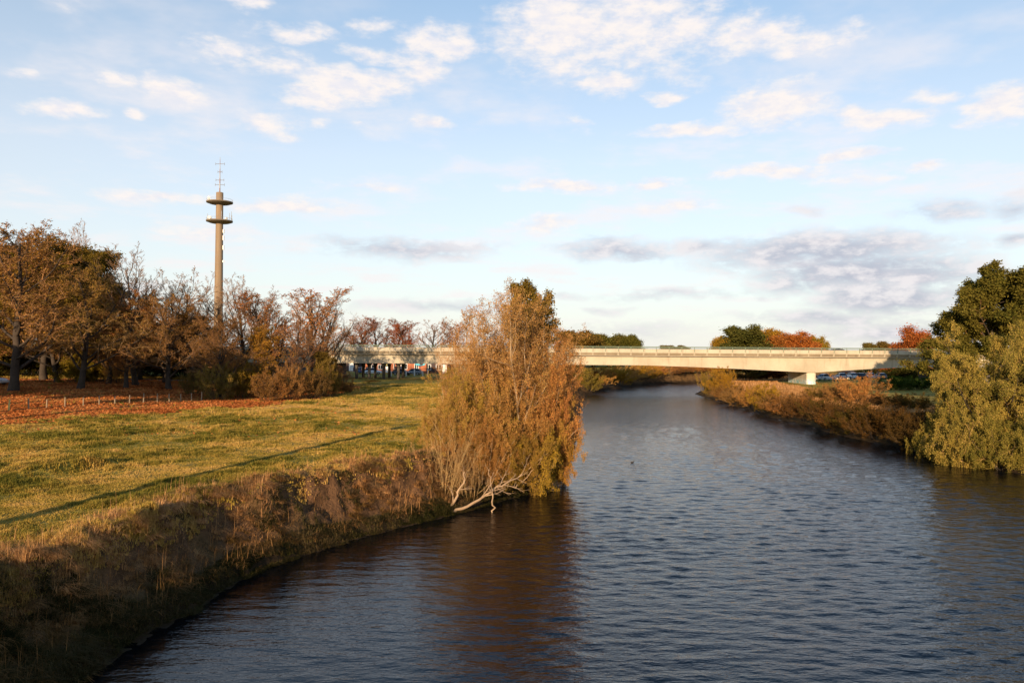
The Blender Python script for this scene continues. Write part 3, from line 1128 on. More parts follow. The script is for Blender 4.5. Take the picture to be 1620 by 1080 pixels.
def protos():
    def broad(seed, h, leafm, leaf, bark=BARK, twig=TWIG_BROWN, l1=16, l2=9, l3=7, l4=5, a1=(56, 11), up1=0.10, t0=0.2, lr1=0.5, tap1=0.55, lr4=0.55, a2=(44, 12), a3=(42, 12), a4=(38, 12), up2=0.05, tl=(0.2, 0.2, 0.25), lr3=0.48, **kw):
        return make_tree(seed, dict(count=1, spread=0, lean=2, h=h * 0.86, npts=11, wander=0.05, up=0.03, rad=h * 0.016),
                         [dict(m=l1, t=(t0, 0.98), ang=a1, lr=lr1, tap=tap1, n=8, w=0.13, up=up1, rr=0.55),
                          dict(m=l2, t=(tl[0], 1.0), ang=a2, lr=0.45, tap=0.45, n=6, w=0.14, up=up2, rr=0.55),
                          dict(m=l3, t=(tl[1], 1.0), ang=a3, lr=lr3, tap=0.4, n=4, w=0.15, up=up2, rr=0.55),
                          dict(m=l4, t=(tl[2], 1.0), ang=a4, lr=lr4, tap=0.3, n=3, w=0.15, up=0.03, rr=0.6)],
                         leaf, bark, twig, leafm, **kw)
    # brown and russet park trees, part of the leaves down
    PROTO['russet_a'] = broad(11, 20, L_BROWN, [(4, 2, 0.16, 0.12)], rmin=0.015, l1=24, l4=6, a1=(58, 14), t0=0.14)
    PROTO['russet_b'] = broad(12, 20, L_BROWN, [(4, 1, 0.16, 0.12)], l1=26, l4=7, a1=(52, 14), up1=0.11, t0=0.14, lr1=0.55, rmin=0.016)
    PROTO['russet_c'] = broad(13, 18, L_ORANGE, [(4, 1, 0.20, 0.12)], l1=20, l2=7, l3=6, l4=5, a1=(36, 10), up1=0.17, t0=0.12, lr1=0.58, rmin=0.013, a2=(30, 9), a3=(28, 9), a4=(28, 9), up2=0.12,  twig=TWIG_GREY)
    PROTO['bare_a'] = broad(21, 20, L_RUSSET, [(4, 0.1, 0.16, 0.05)], l1=19, l2=7, l3=6, l4=5, a1=(34, 8), up1=0.20, t0=0.14, lr1=0.66, tap1=0.55, rmin=0.011, a2=(30, 9), a3=(28, 9), a4=(28, 9), up2=0.12,  twig=TWIG_GREY)
    PROTO['bare_b'] = broad(22, 20, L_RUSSET, [(4, 0.25, 0.17, 0.05)], l1=18, l2=7, l3=6, l4=5, a1=(40, 9), up1=0.18, t0=0.16, lr1=0.60, rmin=0.011, a2=(30, 9), a3=(28, 9), a4=(28, 9), up2=0.12,  twig=TWIG_GREY)
    PROTO['tall_crown'] = broad(23, 17, L_BROWN, [(4, 8, 0.3, 0.2)], l1=16, t0=0.64, a1=(60, 12), lr1=0.42)
    PROTO['green_a'] = broad(31, 19, L_GREEN, [(4, 10, 0.27, 0.30)], l1=28, l2=9, l3=6, l4=5, a1=(62, 18), up1=0.08, t0=0.12, lr1=0.46, tap1=0.45, lr4=0.75)
    PROTO['green_b'] = broad(32, 19, L_GREEN, [(4, 9, 0.27, 0.30)], l1=26, l2=9, l3=6, l4=5, a1=(58, 18), up1=0.10, t0=0.14, lr1=0.5, tap1=0.5, lr4=0.75)

    def far(seed, leafm, per=9, size=0.42, **kw):
        return broad(seed, 14, leafm, [(4, per, size, 0.45)], l1=30, l2=8, l3=5, l4=4, a1=(60, 20), t0=0.10, lr1=0.50, tap1=0.42, lr4=0.8, **kw)
    PROTO['far_green'] = far(44, L_GREEN)
    PROTO['far_orange'] = far(45, L_ORANGE, 7, 0.36)
    PROTO['far_olive'] = far(46, L_OLIVE)
    PROTO['far_yellow'] = far(47, L_YELLOW, 7, 0.36)
    PROTO['olive_a'] = broad(42, 14, L_OLIVE, [(4, 8, 0.22, 0.20)], l1=22, l2=8, l3=6, l4=4, a1=(56, 16), t0=0.08)
    PROTO['yellow_a'] = broad(43, 13, L_YELLOW, [(4, 3, 0.17, 0.16)], l1=22, l2=8, l3=6, l4=4, a1=(54, 16), t0=0.08)

    def shrub(seed, h, leafm, leaf, twig, count=16, lean=26, l1=7, l2=5, l3=4, bark=BARK, spread=0.7, up=0.05, a=(28, 9), rad=0.03, **kw):
        return make_tree(seed, dict(count=count, spread=spread, lean=lean, h=h, npts=8, wander=0.09, up=up, rad=rad),
                         [dict(m=l1, t=(0.12, 1.0), ang=a, lr=0.48, tap=0.4, n=6, w=0.10, up=0.06, rr=0.6),
                          dict(m=l2, t=(0.15, 1.0), ang=a, lr=0.5, tap=0.4, n=4, w=0.12, up=0.05, rr=0.6),
                          dict(m=l3, t=(0.2, 1.0), ang=(32, 10), lr=0.55, tap=0.3, n=3, w=0.12, up=0.03, rr=0.7)],
                         leaf, bark, twig, leafm, ksides=(6, 4, 3, 3), trunk_levels=1, **kw)
    PROTO['shrub_orange'] = shrub(51, 3.6, L_THICKET, [(3, 4, 0.11, 0.06)], TWIG_ORANGE, count=22, lean=34)
    PROTO['shrub_brown'] = shrub(52, 3.6, L_RUSSET, [(3, 4, 0.12, 0.06)], TWIG_BROWN, count=22, lean=32)
    PROTO['shrub_olive'] = shrub(53, 3.6, L_OLIVE, [(3, 6, 0.12, 0.07)], TWIG_BROWN, count=20, lean=36)
    PROTO['shrub_yellow'] = shrub(54, 3.2, L_YELLOW, [(3, 6, 0.12, 0.07)], TWIG_BROWN, count=18, lean=38)
    PROTO['shrub_green'] = shrub(55, 3.4, L_GREEN, [(3, 7, 0.14, 0.08)], TWIG_BROWN, count=20, lean=34)
    # riverside thicket: tall pale stems carrying a haze of orange twigs
    PROTO['thicket_tall'] = make_tree(61, dict(count=15, spread=1.2, lean=13, h=11.0, npts=10, wander=0.06, up=0.02, rad=0.085),
                                      [dict(m=14, t=(0.22, 0.98), ang=(30, 11), lr=0.34, tap=0.35, n=7, w=0.10, up=0.06, rr=0.5),
                                       dict(m=8, t=(0.12, 1.0), ang=(36, 13), lr=0.42, tap=0.35, n=5, w=0.13, up=0.05, rr=0.55),
                                       dict(m=7, t=(0.15, 1.0), ang=(40, 14), lr=0.5, tap=0.3, n=3, w=0.14, up=0.03, rr=0.7)],
                                      [(3, 6, 0.09, 0.07)], BARK_PALE, TWIG_ORANGE, L_THICKET, ksides=(7, 4, 3, 3), trunk_levels=2, rmin=0.0055)
    for nm, sd_, per in (('thicket_wide', 62, 5), ('thicket_round', 66, 6), ('thicket_gold', 67, 7)):
        PROTO[nm] = make_tree(sd_, dict(count=24, spread=1.9, lean=36, h=6.0, npts=9, wander=0.12, up=0.02, rad=0.045),
                              [dict(m=9, t=(0.15, 1.0), ang=(48, 18), lr=0.40, tap=0.3, n=6, w=0.18, up=0.06, rr=0.55),
                               dict(m=7, t=(0.25, 1.0), ang=(52, 18), lr=0.44, tap=0.3, n=4, w=0.20, up=0.05, rr=0.6),
                               dict(m=5, t=(0.3, 1.0), ang=(50, 18), lr=0.5, tap=0.3, n=3, w=0.20, up=0.0, rr=0.7)],
                              [(3, per, 0.115, 0.09)], BARK_PALE, TWIG_ORANGE, L_GOLD if nm == 'thicket_gold' else L_THICKET, ksides=(6, 4, 3, 3), trunk_levels=1, rmin=0.005)
    PROTO['thicket_bare'] = make_tree(63, dict(count=22, spread=1.2, lean=18, h=8.5, npts=9, wander=0.06, up=0.02, rad=0.05),
                                      [dict(m=10, t=(0.15, 1.0), ang=(28, 10), lr=0.36, tap=0.35, n=6, w=0.10, up=0.06, rr=0.55),
                                       dict(m=7, t=(0.15, 1.0), ang=(32, 11), lr=0.45, tap=0.35, n=4, w=0.12, up=0.05, rr=0.6),
                                       dict(m=5, t=(0.2, 1.0), ang=(34, 12), lr=0.55, tap=0.3, n=3, w=0.12, up=0.03, rr=0.7)],
                                      [(3, 1, 0.07, 0.05)], BARK_PALE, TWIG_ORANGE, L_THICKET, ksides=(6, 4, 3, 3), trunk_levels=1, rmin=0.005)
    PROTO['thicket_leafy'] = make_tree(64, dict(count=16, spread=0.9, lean=42, h=3.4, npts=8, wander=0.10, up=0.02, rad=0.035),
                                       [dict(m=8, t=(0.15, 1.0), ang=(38, 12), lr=0.5, tap=0.35, n=5, w=0.13, up=0.02, rr=0.6),
                                        dict(m=6, t=(0.15, 1.0), ang=(40, 12), lr=0.5, tap=0.35, n=4, w=0.14, up=0.02, rr=0.6),
                                        dict(m=4, t=(0.2, 1.0), ang=(38, 12), lr=0.55, tap=0.3, n=3, w=0.14, up=0.0, rr=0.7)],
                                       [(3, 9, 0.13, 0.09)], BARK, TWIG_BROWN, L_YELLOW, ksides=(6, 4, 3, 3), trunk_levels=1)
    PROTO['pale_stems'] = make_tree(65, dict(count=28, spread=1.2, lean=20, h=3.9, npts=8, wander=0.09, up=0.0, rad=0.024, var=0.5),
                                    [dict(m=6, t=(0.2, 1.0), ang=(22, 10), lr=0.4, tap=0.35, n=5, w=0.12, up=0.03, rr=0.6),
                                     dict(m=4, t=(0.2, 1.0), ang=(30, 12), lr=0.5, tap=0.3, n=3, w=0.14, up=0.0, rr=0.7)],
                                    [(2, 0.8, 0.07, 0.04)], TANBARK, TWIG_TAN, L_THICKET, ksides=(5, 3, 3), trunk_levels=1, rmin=0.006)
    PROTO['oak_top'] = broad(71, 12, L_OLIVE, [(4, 8, 0.17, 0.16)], l1=18, l2=8, l3=6, l4=5, a1=(50, 16), t0=0.3, lr1=0.42)
    # the two trees at the right edge
    PROTO['right_oak'] = broad(81, 17, L_GREEN, [(4, 12, 0.25, 0.20)], l1=34, l2=9, l3=6, l4=6, a1=(62, 20), up1=0.08, t0=0.10, lr1=0.48, tap1=0.40, lr4=0.55, lr3=0.36, tl=(0.35, 0.45, 0.3), a3=(55, 18), a4=(55, 18))
    PROTO['right_willow'] = make_tree(82, dict(count=12, spread=1.5, lean=34, h=10.5, npts=9, wander=0.09, up=0.03, rad=0.12),
                                      [dict(m=14, t=(0.12, 1.0), ang=(50, 18), lr=0.40, tap=0.3, n=7, w=0.14, up=0.03, rr=0.5),
                                       dict(m=8, t=(0.3, 1.0), ang=(50, 18), lr=0.42, tap=0.3, n=5, w=0.16, up=0.02, rr=0.55),
                                       dict(m=6, t=(0.4, 1.0), ang=(50, 18), lr=0.42, tap=0.3, n=4, w=0.16, up=0.02, rr=0.6)],
                                      [(3, 17, 0.17, 0.13)], BARK, TWIG_TAN, L_WILLOW, ksides=(8, 5, 3, 3), trunk_levels=2)
    PROTO['willow_low'] = make_tree(83, dict(count=20, spread=1.6, lean=46, h=4.6, npts=8, wander=0.12, up=0.03, rad=0.05),
                                    [dict(m=8, t=(0.15, 1.0), ang=(50, 18), lr=0.44, tap=0.3, n=6, w=0.16, up=0.02, rr=0.55),
                                     dict(m=6, t=(0.3, 1.0), ang=(50, 18), lr=0.46, tap=0.3, n=4, w=0.16, up=0.0, rr=0.6),
                                     dict(m=4, t=(0.4, 1.0), ang=(50, 18), lr=0.5, tap=0.3, n=3, w=0.16, up=0.0, rr=0.7)],
                                    [(3, 15, 0.15, 0.11)], BARK, TWIG_TAN, L_WILLOW, ksides=(6, 4, 3, 3), trunk_levels=1)



TANBARK = simple('tan_stem', (0.34, 0.22, 0.09), 0.9, 0.3, 4.0)
protos()


def hz(px):
    return 553.0 + (px - 810) * 0.007




def plant(proto, name, cat, label, x, y, h, w=None, rz=None, tint=(1, 1, 1), group=None, z=None, tilt=0.0):
    """one tree or shrub: an Empty at its foot with a trunk and a crown"""
    p = PROTO[proto]
    _tr = random.Random(label)
    zz = (gz(x, y) if z is None else z) - 0.05
    o = empty(name, (x, y, zz), _tr.random() * 6.283 if rz is None else rz, label, cat, group)
    sz = h / p['h']
    sx = sz if w is None else w / p['w']
    o.scale = (sx, sx * _tr.uniform(0.92, 1.08), sz)
    if tilt:
        o.rotation_euler[1] = tilt
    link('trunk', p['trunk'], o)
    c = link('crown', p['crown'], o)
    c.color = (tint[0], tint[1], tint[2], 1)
    return o


def at(px, Y, top, w=None):
    """position from a bearing and a distance, height from the top's elevation, width in metres from its bearing span"""
    x = (px - 810) / 1200.0 * Y
    g = gz(x, Y)
    zt = CAM_H + (hz(px) - top) / 1200.0 * Y
    return x, Y, max(zt - g, 0.4), (None if w is None else w / 1200.0 * Y)


# ------------------------------------------------------------------ trees and shrubs
def P(proto, name, cat, label, px, Y, top, w=None, **kw):
    x, y, h, ww = at(px, Y, top, w)
    return plant(proto, name, cat, label, x, y, h, ww, **kw)


def planting():
    # --- left park: row of big trees in front of the road, taller and darker ones behind
    g = 'trees of the left park'
    P('russet_b', 'park_tree', 'tree', 'big russet tree at the left edge, tallest of the front row', 22, 90, 342, 215, group=g, tint=(1.25, 1.0, .8))
    P('russet_a', 'park_tree', 'tree', 'brown tree with pale bare limbs in front of the dark evergreen tree', 128, 95, 408, 170, group=g, tint=(1.1, 1.0, .8))
    P('russet_a', 'park_tree', 'tree', 'reddish brown tree by the road between two bare trees', 200, 98, 462, 130, group=g, rz=2.0, tint=(1.25, .85, .7))
    P('russet_b', 'park_tree', 'tree', 'thin brown tree left of the radio tower with low spreading twigs', 268, 99, 458, 130, group=g, rz=4.0, tint=(1.05, .85, .7))
    P('green_a', 'evergreen_tree', 'tree', 'dark green dense tree behind the brown left trees', 140, 112, 404, 125, group=g, tint=(1.5, .95, .75))
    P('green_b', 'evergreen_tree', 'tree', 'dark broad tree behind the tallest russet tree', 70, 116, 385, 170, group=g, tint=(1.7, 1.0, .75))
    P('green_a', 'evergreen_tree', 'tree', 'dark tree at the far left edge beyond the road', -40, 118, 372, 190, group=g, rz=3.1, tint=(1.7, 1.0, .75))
    P('olive_a', 'park_tree', 'tree', 'low olive tree behind the reddish brown tree', 222, 118, 492, 150, group=g, tint=(.7, .6, .6))
    P('olive_a', 'park_tree', 'tree', 'low dark olive tree at the foot of the radio tower', 305, 122, 500, 150, group=g, rz=1.0, tint=(.7, .55, .5))
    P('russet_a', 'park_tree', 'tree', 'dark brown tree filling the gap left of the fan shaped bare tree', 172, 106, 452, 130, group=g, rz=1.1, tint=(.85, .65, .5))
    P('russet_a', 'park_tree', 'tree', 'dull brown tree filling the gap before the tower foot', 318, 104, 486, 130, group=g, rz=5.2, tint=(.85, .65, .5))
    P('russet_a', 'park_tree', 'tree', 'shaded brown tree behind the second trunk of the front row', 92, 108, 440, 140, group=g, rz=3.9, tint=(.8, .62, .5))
    P('bare_a', 'bare_tree', 'tree', 'thin bare tree top standing above the dark evergreen', 138, 128, 350, 90, group=g)
    P('bare_a', 'bare_tree', 'tree', 'bare fan shaped tree right of the dark evergreen', 216, 104, 384, 110, group=g, rz=1.7)
    P('bare_b', 'bare_tree', 'tree', 'bare tree between the fan shaped tree and the radio tower', 262, 112, 424, 100, group=g, rz=4.1)
    P('bare_b', 'bare_tree', 'tree', 'bare tree just left of the radio tower', 306, 116, 426, 100, group=g, rz=0.6)
    P('bare_a', 'bare_tree', 'tree', 'bare grey tree just right of the radio tower', 384, 116, 434, 100, group=g, rz=2.9)
    P('bare_b', 'bare_tree', 'tree', 'bare tree in front of the tower shaft', 345, 122, 452, 90, group=g, rz=5.0)
    P('bare_a', 'bare_tree', 'tree', 'bare tree between the tower and the orange upright tree', 425, 112, 452, 90, group=g, rz=1.2)
    P('bare_a', 'bare_tree', 'tree', 'pale bare tree at the right end of the left trees', 520, 112, 470, 80, group=g, rz=0.3)
    P('russet_c', 'park_tree', 'tree', 'orange leaved upright tree left of the bridge end', 492, 106, 452, 130, group=g)
    P('russet_c', 'park_tree', 'tree', 'paler half bare tree beside the orange upright tree', 440, 112, 462, 120, group=g, rz=2.4, tint=(.8, .75, .7))
    P('russet_b', 'park_tree', 'tree', 'brown twiggy tree with a pale foot at the leaf edge', 348, 88, 494, 96, group=g, rz=1.1, tint=(.9, .7, .6))
    P('yellow_a', 'park_tree', 'tree', 'golden leaved tree right of the brown twiggy tree', 408, 93, 516, 84, group=g, tint=(.85, .65, .7))
    P('bare_b', 'park_tree', 'tree', 'dark trunked brown tree in front of the bridge end', 462, 95, 496, 90, group=g, rz=3.3, tint=(.75, .6, .5))
    P('olive_a', 'park_tree', 'tree', 'small dark olive tree shading the bridge end', 514, 98, 556, 60, group=g, rz=2.2, tint=(.75, .65, .6))
    P('russet_c', 'small_tree', 'tree', 'small thin tree with pale trunk before the bridge columns', 545, 104, 578, 40, group=g)
    g = 'bushes of the left park'
    for px, Y, top, w, pr, tint, lab in (
            (118, 108, 552, 70, 'shrub_yellow', (.45, .48, .4), 'yellow green bush behind the second park tree'),
            (160, 110, 548, 60, 'shrub_yellow', (.42, .42, .35), 'yellow green bush right of the other yellow bush'),
            (190, 107, 545, 44, 'shrub_orange', (.9, .85, .8), 'orange bush by the road among the left trees'),
            (345, 85, 575, 70, 'shrub_olive', (1.1, 1.0, .9), 'olive bush under the brown twiggy tree'),
            (380, 88, 572, 60, 'shrub_yellow', (.55, .5, .5), 'ochre bush between the brown and golden trees'),
            (425, 84, 578, 62, 'shrub_brown', (1.1, .9, .8), 'brown twiggy bush at the edge of the fallen leaves'),
            (455, 86, 575, 62, 'shrub_orange', (.75, .7, .7), 'rusty bush left of the dark trunked tree'),
            (490, 88, 574, 60, 'shrub_brown', (.7, .65, .6), 'dark brown bush right of the rusty bush'),
            (515, 92, 566, 58, 'shrub_olive', (.9, .8, .7), 'olive bush nearest the dark bridge end'),
            (548, 100, 598, 30, 'shrub_brown', (1.1, .9, .8), 'small brown bush below the bridge columns'),
            (310, 92, 582, 50, 'shrub_olive', (.8, .7, .7), 'low olive bush left of the brown twiggy tree'),
            (590, 135, 603, 30, 'shrub_olive', (.6, .5, .5), 'low dark bush under the bridge approach')):
        P(pr, 'park_bush', 'bush', lab, px, Y, top, w, group=g, tint=tint)
    # dark hedges deep in the shade behind the row
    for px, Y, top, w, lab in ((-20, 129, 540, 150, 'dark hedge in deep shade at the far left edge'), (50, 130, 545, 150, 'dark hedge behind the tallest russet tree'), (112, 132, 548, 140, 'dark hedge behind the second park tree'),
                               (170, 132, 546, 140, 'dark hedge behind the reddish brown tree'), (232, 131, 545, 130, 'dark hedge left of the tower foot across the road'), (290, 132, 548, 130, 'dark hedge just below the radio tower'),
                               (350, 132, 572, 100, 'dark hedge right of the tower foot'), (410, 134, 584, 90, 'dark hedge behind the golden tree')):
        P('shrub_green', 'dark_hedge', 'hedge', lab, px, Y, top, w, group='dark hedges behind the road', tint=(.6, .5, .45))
    # tall trees on the left outside the picture, which shade the front row
    words = 'nearest second third fourth fifth sixth farthest'.split()
    for i, (x, y, h) in enumerate(((-44, 47, 13), (-50, 50, 13.5), (-56, 48, 13.5), (-62, 51, 14), (-69, 50, 14), (-76, 53, 14.5), (-84, 52, 14.5))):
        plant('tall_crown', 'park_tree', 'tree', 'tall trunked brown tree left of the picture, %s from the river' % words[i], x, y, h, 11.0, group='trees left of the picture')
    # --- beyond the bridge
    g = 'trees beyond the bridge'
    for px, Y, top, w, pr, tint, lab in (
            (560, 205, 503, 80, 'russet_c', (.8, .6, .6), 'reddish half bare tree over the left bridge end'),
            (592, 215, 499, 70, 'bare_b', (1, .8, .7), 'bare reddish tree, second over the bridge from the orange tree'),
            (622, 210, 506, 70, 'russet_c', (.7, .6, .6), 'brown thin tree over the bridge above the columns'),
            (648, 205, 512, 60, 'russet_c', (.9, .6, .6), 'rusty tree over the bridge left of the gap'),
            (535, 200, 515, 60, 'bare_a', (1, .85, .8), 'bare tree beside the orange upright tree beyond the bridge'),
            (688, 190, 502, 70, 'bare_b', (1.1, .9, .8), 'pale bare tree beyond the bridge left of the tall thicket'),
            (715, 195, 510, 60, 'russet_c', (.9, .8, .8), 'bare pinkish tree partly behind the tall thicket'),
            (905, 250, 524, 70, 'far_olive', (1, .8, .8), 'brownish tree nearest the thicket in the wood over the bridge'),
            (938, 270, 529, 60, 'far_olive', (.8, .85, .8), 'olive tree, second in the wood over the bridge'),
            (962, 275, 530, 60, 'far_green', (1.5, 1.3, 1.2), 'green tree in the middle of the wood over the bridge'),
            (984, 270, 533, 60, 'far_olive', (.75, .8, .8), 'olive tree near the right end of the wood over the bridge'),
            (1004, 265, 531, 40, 'far_green', (1.4, 1.2, 1.0), 'small dark tree ending the wood over the bridge'),
            (1138, 240, 534, 56, 'far_yellow', (.9, .8, .8), 'yellow tree left of the dark green tree over the bridge'),
            (1184, 235, 517, 76, 'far_green', (1.1, 1.0, 1.0), 'dark green round tree above the bridge railing'),
            (1213, 245, 521, 64, 'far_yellow', (.85, .7, .7), 'golden tree right of the dark green tree over the bridge'),
            (1240, 240, 528, 62, 'far_orange', (.95, .95, .9), 'orange tree left of the reddest tree over the bridge'),
            (1268, 236, 526, 66, 'far_orange', (1.0, .85, .8), 'bright orange red tree over the middle of the bridge'),
            (1288, 240, 532, 40, 'far_yellow', (.7, .7, .7), 'small yellowish tree ending the orange clump over the bridge'),
            (1375, 300, 543, 30, 'far_olive', (.8, .8, .9), 'small grey green tree far over the bridge'),
            (1398, 300, 541, 36, 'far_olive', (.9, .8, .9), 'grey brown tree just left of the red round tree'),
            (1440, 215, 519, 76, 'far_orange', (.8, .6, .6), 'red round tree beside the dark oak over the bridge'),
            (1470, 212, 532, 60, 'far_olive', (1.0, .9, .8), 'olive tree between the red tree and the dark oak'),
            (1180, 168, 560, 60, 'olive_a', (.8, .7, .6), 'tree with pale trunk seen under the bridge'),
            (1215, 172, 565, 56, 'far_orange', (.6, .5, .5), 'brown tree under the bridge left of the pier'),
            (1250, 176, 562, 60, 'olive_a', (.5, .45, .4), 'dark tree under the bridge next to the pier')):
        P(pr, 'far_tree', 'tree', lab, px, Y, top, w, group=g, tint=tint)
    # low woods on the horizon seen past the railing
    for i, (px, Y, top, w, lab) in enumerate(((1055, 620, 546.5, 30, 'tiny far tree just above the railing, left of two'), (1078, 640, 546.5, 24, 'tiny far tree just above the railing, right of two'))):
        P('far_olive', 'far_tree', 'tree', lab, px, Y, top, w, group=g)
    # --- bushes on the far bend
    g = 'bushes along the far bend'
    row = ((908, 150.0, 576, 56, 'shrub_olive', (1.25, 1.25, 1.00)), (930, 148.0, 582, 56, 'shrub_olive', (1.00, 1.00, 0.75)), (948, 160.5, 577, 60, 'shrub_orange', (1.19, 1.19, 1.00)),
           (972, 171.5, 577, 60, 'shrub_yellow', (0.94, 0.81, 0.69)), (994, 181.5, 575, 60, 'shrub_orange', (1.19, 1.19, 1.00)), (1016, 190.5, 576, 60, 'shrub_yellow', (1.00, 0.81, 0.69)),
           (1038, 197.5, 575, 60, 'shrub_orange', (1.25, 1.06, 1.00)), (1060, 201.5, 576, 60, 'shrub_brown', (1.88, 1.50, 1.38)), (1082, 205.0, 574, 60, 'shrub_orange', (1.19, 0.94, 0.88)),
           (1102, 208.0, 573, 60, 'shrub_orange', (1.25, 1.06, 0.88)), (1124, 210.5, 571, 60, 'shrub_yellow', (1.12, 0.88, 0.81)), (1148, 212.5, 569, 60, 'shrub_orange', (1.19, 1.00, 0.88)))
    words = 'first second third fourth fifth sixth seventh eighth ninth tenth eleventh twelfth'.split()
    for i, (px, Y, top, w, pr, tint) in enumerate(row):
        P(pr, 'bank_bush', 'bush', '%s autumn bush from the left along the far river bend' % words[i], px, Y, top, w, group=g, tint=tint)
    # --- right bank
    g = 'bushes along the right bank'
    for px, Y, top, w, pr, tint, lab in (
            (1138, 143, 585, 36, 'shrub_olive', (1.0, .9, .7), 'leafy bush at the tip of the right bank'),
            (1162, 137, 580, 48, 'shrub_yellow', (.75, .6, .5), 'ochre bush under the bridge at the bank tip'),
            (1176, 126, 604, 52, 'shrub_brown', (1.1, .95, .8), 'dark low bush just right of the bank tip'),
            (1190, 118, 609, 62, 'shrub_brown', (1.3, 1.15, 1.0), 'low rusty bush under the pale trunk'),
            (1215, 111, 610, 60, 'shrub_orange', (.95, .85, .7), 'orange bush left of the round yellow bush'),
            (1240, 104, 606, 60, 'shrub_yellow', (.72, .62, .5), 'round yellow bush at the water before the pier'),
            (1262, 100, 619, 62, 'shrub_brown', (1.2, 1.05, .9), 'orange brown bush at the foot of the pier'),
            (1284, 95, 616, 70, 'shrub_brown', (1.2, .95, .8), 'brown bush in front of the pier'),
            (1322, 101, 609, 66, 'shrub_olive', (1.2, 1.0, .9), 'rusty bush right of the pier'),
            (1350, 96, 602, 62, 'shrub_orange', (.85, .8, .75), 'orange bush before the parked cars'),
            (1385, 92, 590, 80, 'shrub_orange', (1.0, .85, .75), 'tall orange bush before the dark hedge'),
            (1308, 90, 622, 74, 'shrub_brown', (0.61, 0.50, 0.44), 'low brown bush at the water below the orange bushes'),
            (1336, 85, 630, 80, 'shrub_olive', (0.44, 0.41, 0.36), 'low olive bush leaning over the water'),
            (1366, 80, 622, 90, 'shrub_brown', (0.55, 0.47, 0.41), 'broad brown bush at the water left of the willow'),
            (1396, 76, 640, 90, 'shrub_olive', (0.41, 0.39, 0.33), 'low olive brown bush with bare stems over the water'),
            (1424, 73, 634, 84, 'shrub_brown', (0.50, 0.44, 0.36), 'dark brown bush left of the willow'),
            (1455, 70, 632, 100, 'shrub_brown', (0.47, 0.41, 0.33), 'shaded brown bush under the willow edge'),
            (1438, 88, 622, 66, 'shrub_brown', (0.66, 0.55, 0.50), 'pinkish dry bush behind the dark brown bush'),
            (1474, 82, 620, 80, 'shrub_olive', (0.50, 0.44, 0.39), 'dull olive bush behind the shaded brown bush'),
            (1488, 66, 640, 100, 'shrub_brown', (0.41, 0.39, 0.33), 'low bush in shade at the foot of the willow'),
            (1530, 62, 640, 84, 'willow_low', (1.2, 1.15, 1.0), 'low leafy bush below the willow beside the water'),
            (1578, 57.5, 636, 110, 'willow_low', (1.5, 1.4, 1.3), 'drooping olive bush touching the water at right'),
            (1640, 55.5, 650, 110, 'willow_low', (1.15, 1.15, 1.0), 'drooping olive bush at the right edge of the water')):
        P(pr, 'bank_bush', 'bush', lab, px - 2500.0 / Y, Y, top, w, group=g, tint=tint)
    P('right_oak', 'oak_tree', 'tree', 'dark green broad oak towering at the right edge', 1580, 96, 424, 185, rz=0.4, tint=(1.5, 1.2, 1.0))
    P('right_oak', 'oak_tree', 'tree', 'second dark green oak cut by the right edge', 1668, 98, 420, 190, rz=2.6, tint=(1.5, 1.2, 1.0))
    P('right_willow', 'willow_tree', 'tree', 'olive yellow willow leaning over the water at right', 1574, 61, 516, 190, rz=0.7, tint=(1.6, 1.5, 1.4))
    P('right_willow', 'willow_tree', 'tree', 'taller olive willow cut by the right edge', 1662, 60, 500, 190, rz=3.0, tint=(1.4, 1.35, 1.2))
    # --- thicket at the near left waterline, middle of the picture
    g = 'thicket at the waterline'
    P('oak_top', 'thicket_tree', 'tree', 'green leaved treetop sticking out above the orange thicket', 828, 51, 447, 72, group=g, tint=(.9, .8, .7))
    P('thicket_tall', 'thicket_tree', 'tree', 'tall orange brown multi stemmed willow, highest of the thicket', 812, 47.5, 462, 180, group=g, rz=3.4)
    P('thicket_tall', 'thicket_tree', 'tree', 'second tall stemmed willow on the right of the thicket', 856, 50, 512, 135, group=g, rz=2.0, tint=(1, .85, .8))
    P('thicket_bare', 'thicket_tree', 'tree', 'bare pinkish brush on the left side of the thicket', 730, 49, 516, 105, group=g, rz=0.3, tint=(1, .9, .85))
    P('thicket_bare', 'thicket_tree', 'tree', 'second bare brush between the left brush and the tall willow', 765, 48, 500, 100, group=g, rz=2.1, tint=(1.05, .95, .8))
    for px, Y, top, w, pr, tint, lab in (
            (738, 46, 586, 140, 'thicket_gold', (1.0, 1.0, .9), 'ochre bush low on the left of the thicket'),
            (790, 45.5, 585, 160, 'thicket_round', (.92, .9, .8), 'orange brown bush in the middle of the thicket'),
            (846, 48, 548, 122, 'thicket_wide', (1.0, .86, .78), 'rust orange bush right of the tall willow'),
            (866, 49, 585, 112, 'thicket_round', (1.0, .80, .75), 'reddish bush hanging over the water on the right'),
            (860, 47.4, 630, 112, 'thicket_gold', (1.1, .95, .9), 'golden brown bush overhanging the water'),
            (885, 52, 548, 80, 'thicket_bare', (1.05, .85, .7), 'fine reddish brush at the right end of the thicket'),
            (716, 45, 622, 105, 'thicket_round', (.9, .92, .8), 'tan bush at the left end above the grass'),
            (800, 44.7, 645, 115, 'thicket_gold', (.8, .75, .7), 'dull brown bush above the dead branches'),
            (762, 43.2, 655, 100, 'thicket_wide', (.8, .72, .65), 'brown brush above the pale stems')):
        P(pr, 'thicket_bush', 'bush', lab, px, Y, top, w, group=g, tint=tint)
    P('thicket_leafy', 'leafy_bush', 'bush', 'yellow green leafy bush at the waterline of the thicket', 832, 45.2, 688, 105, group=g, tint=(.78, .74, .8), z=0.75)
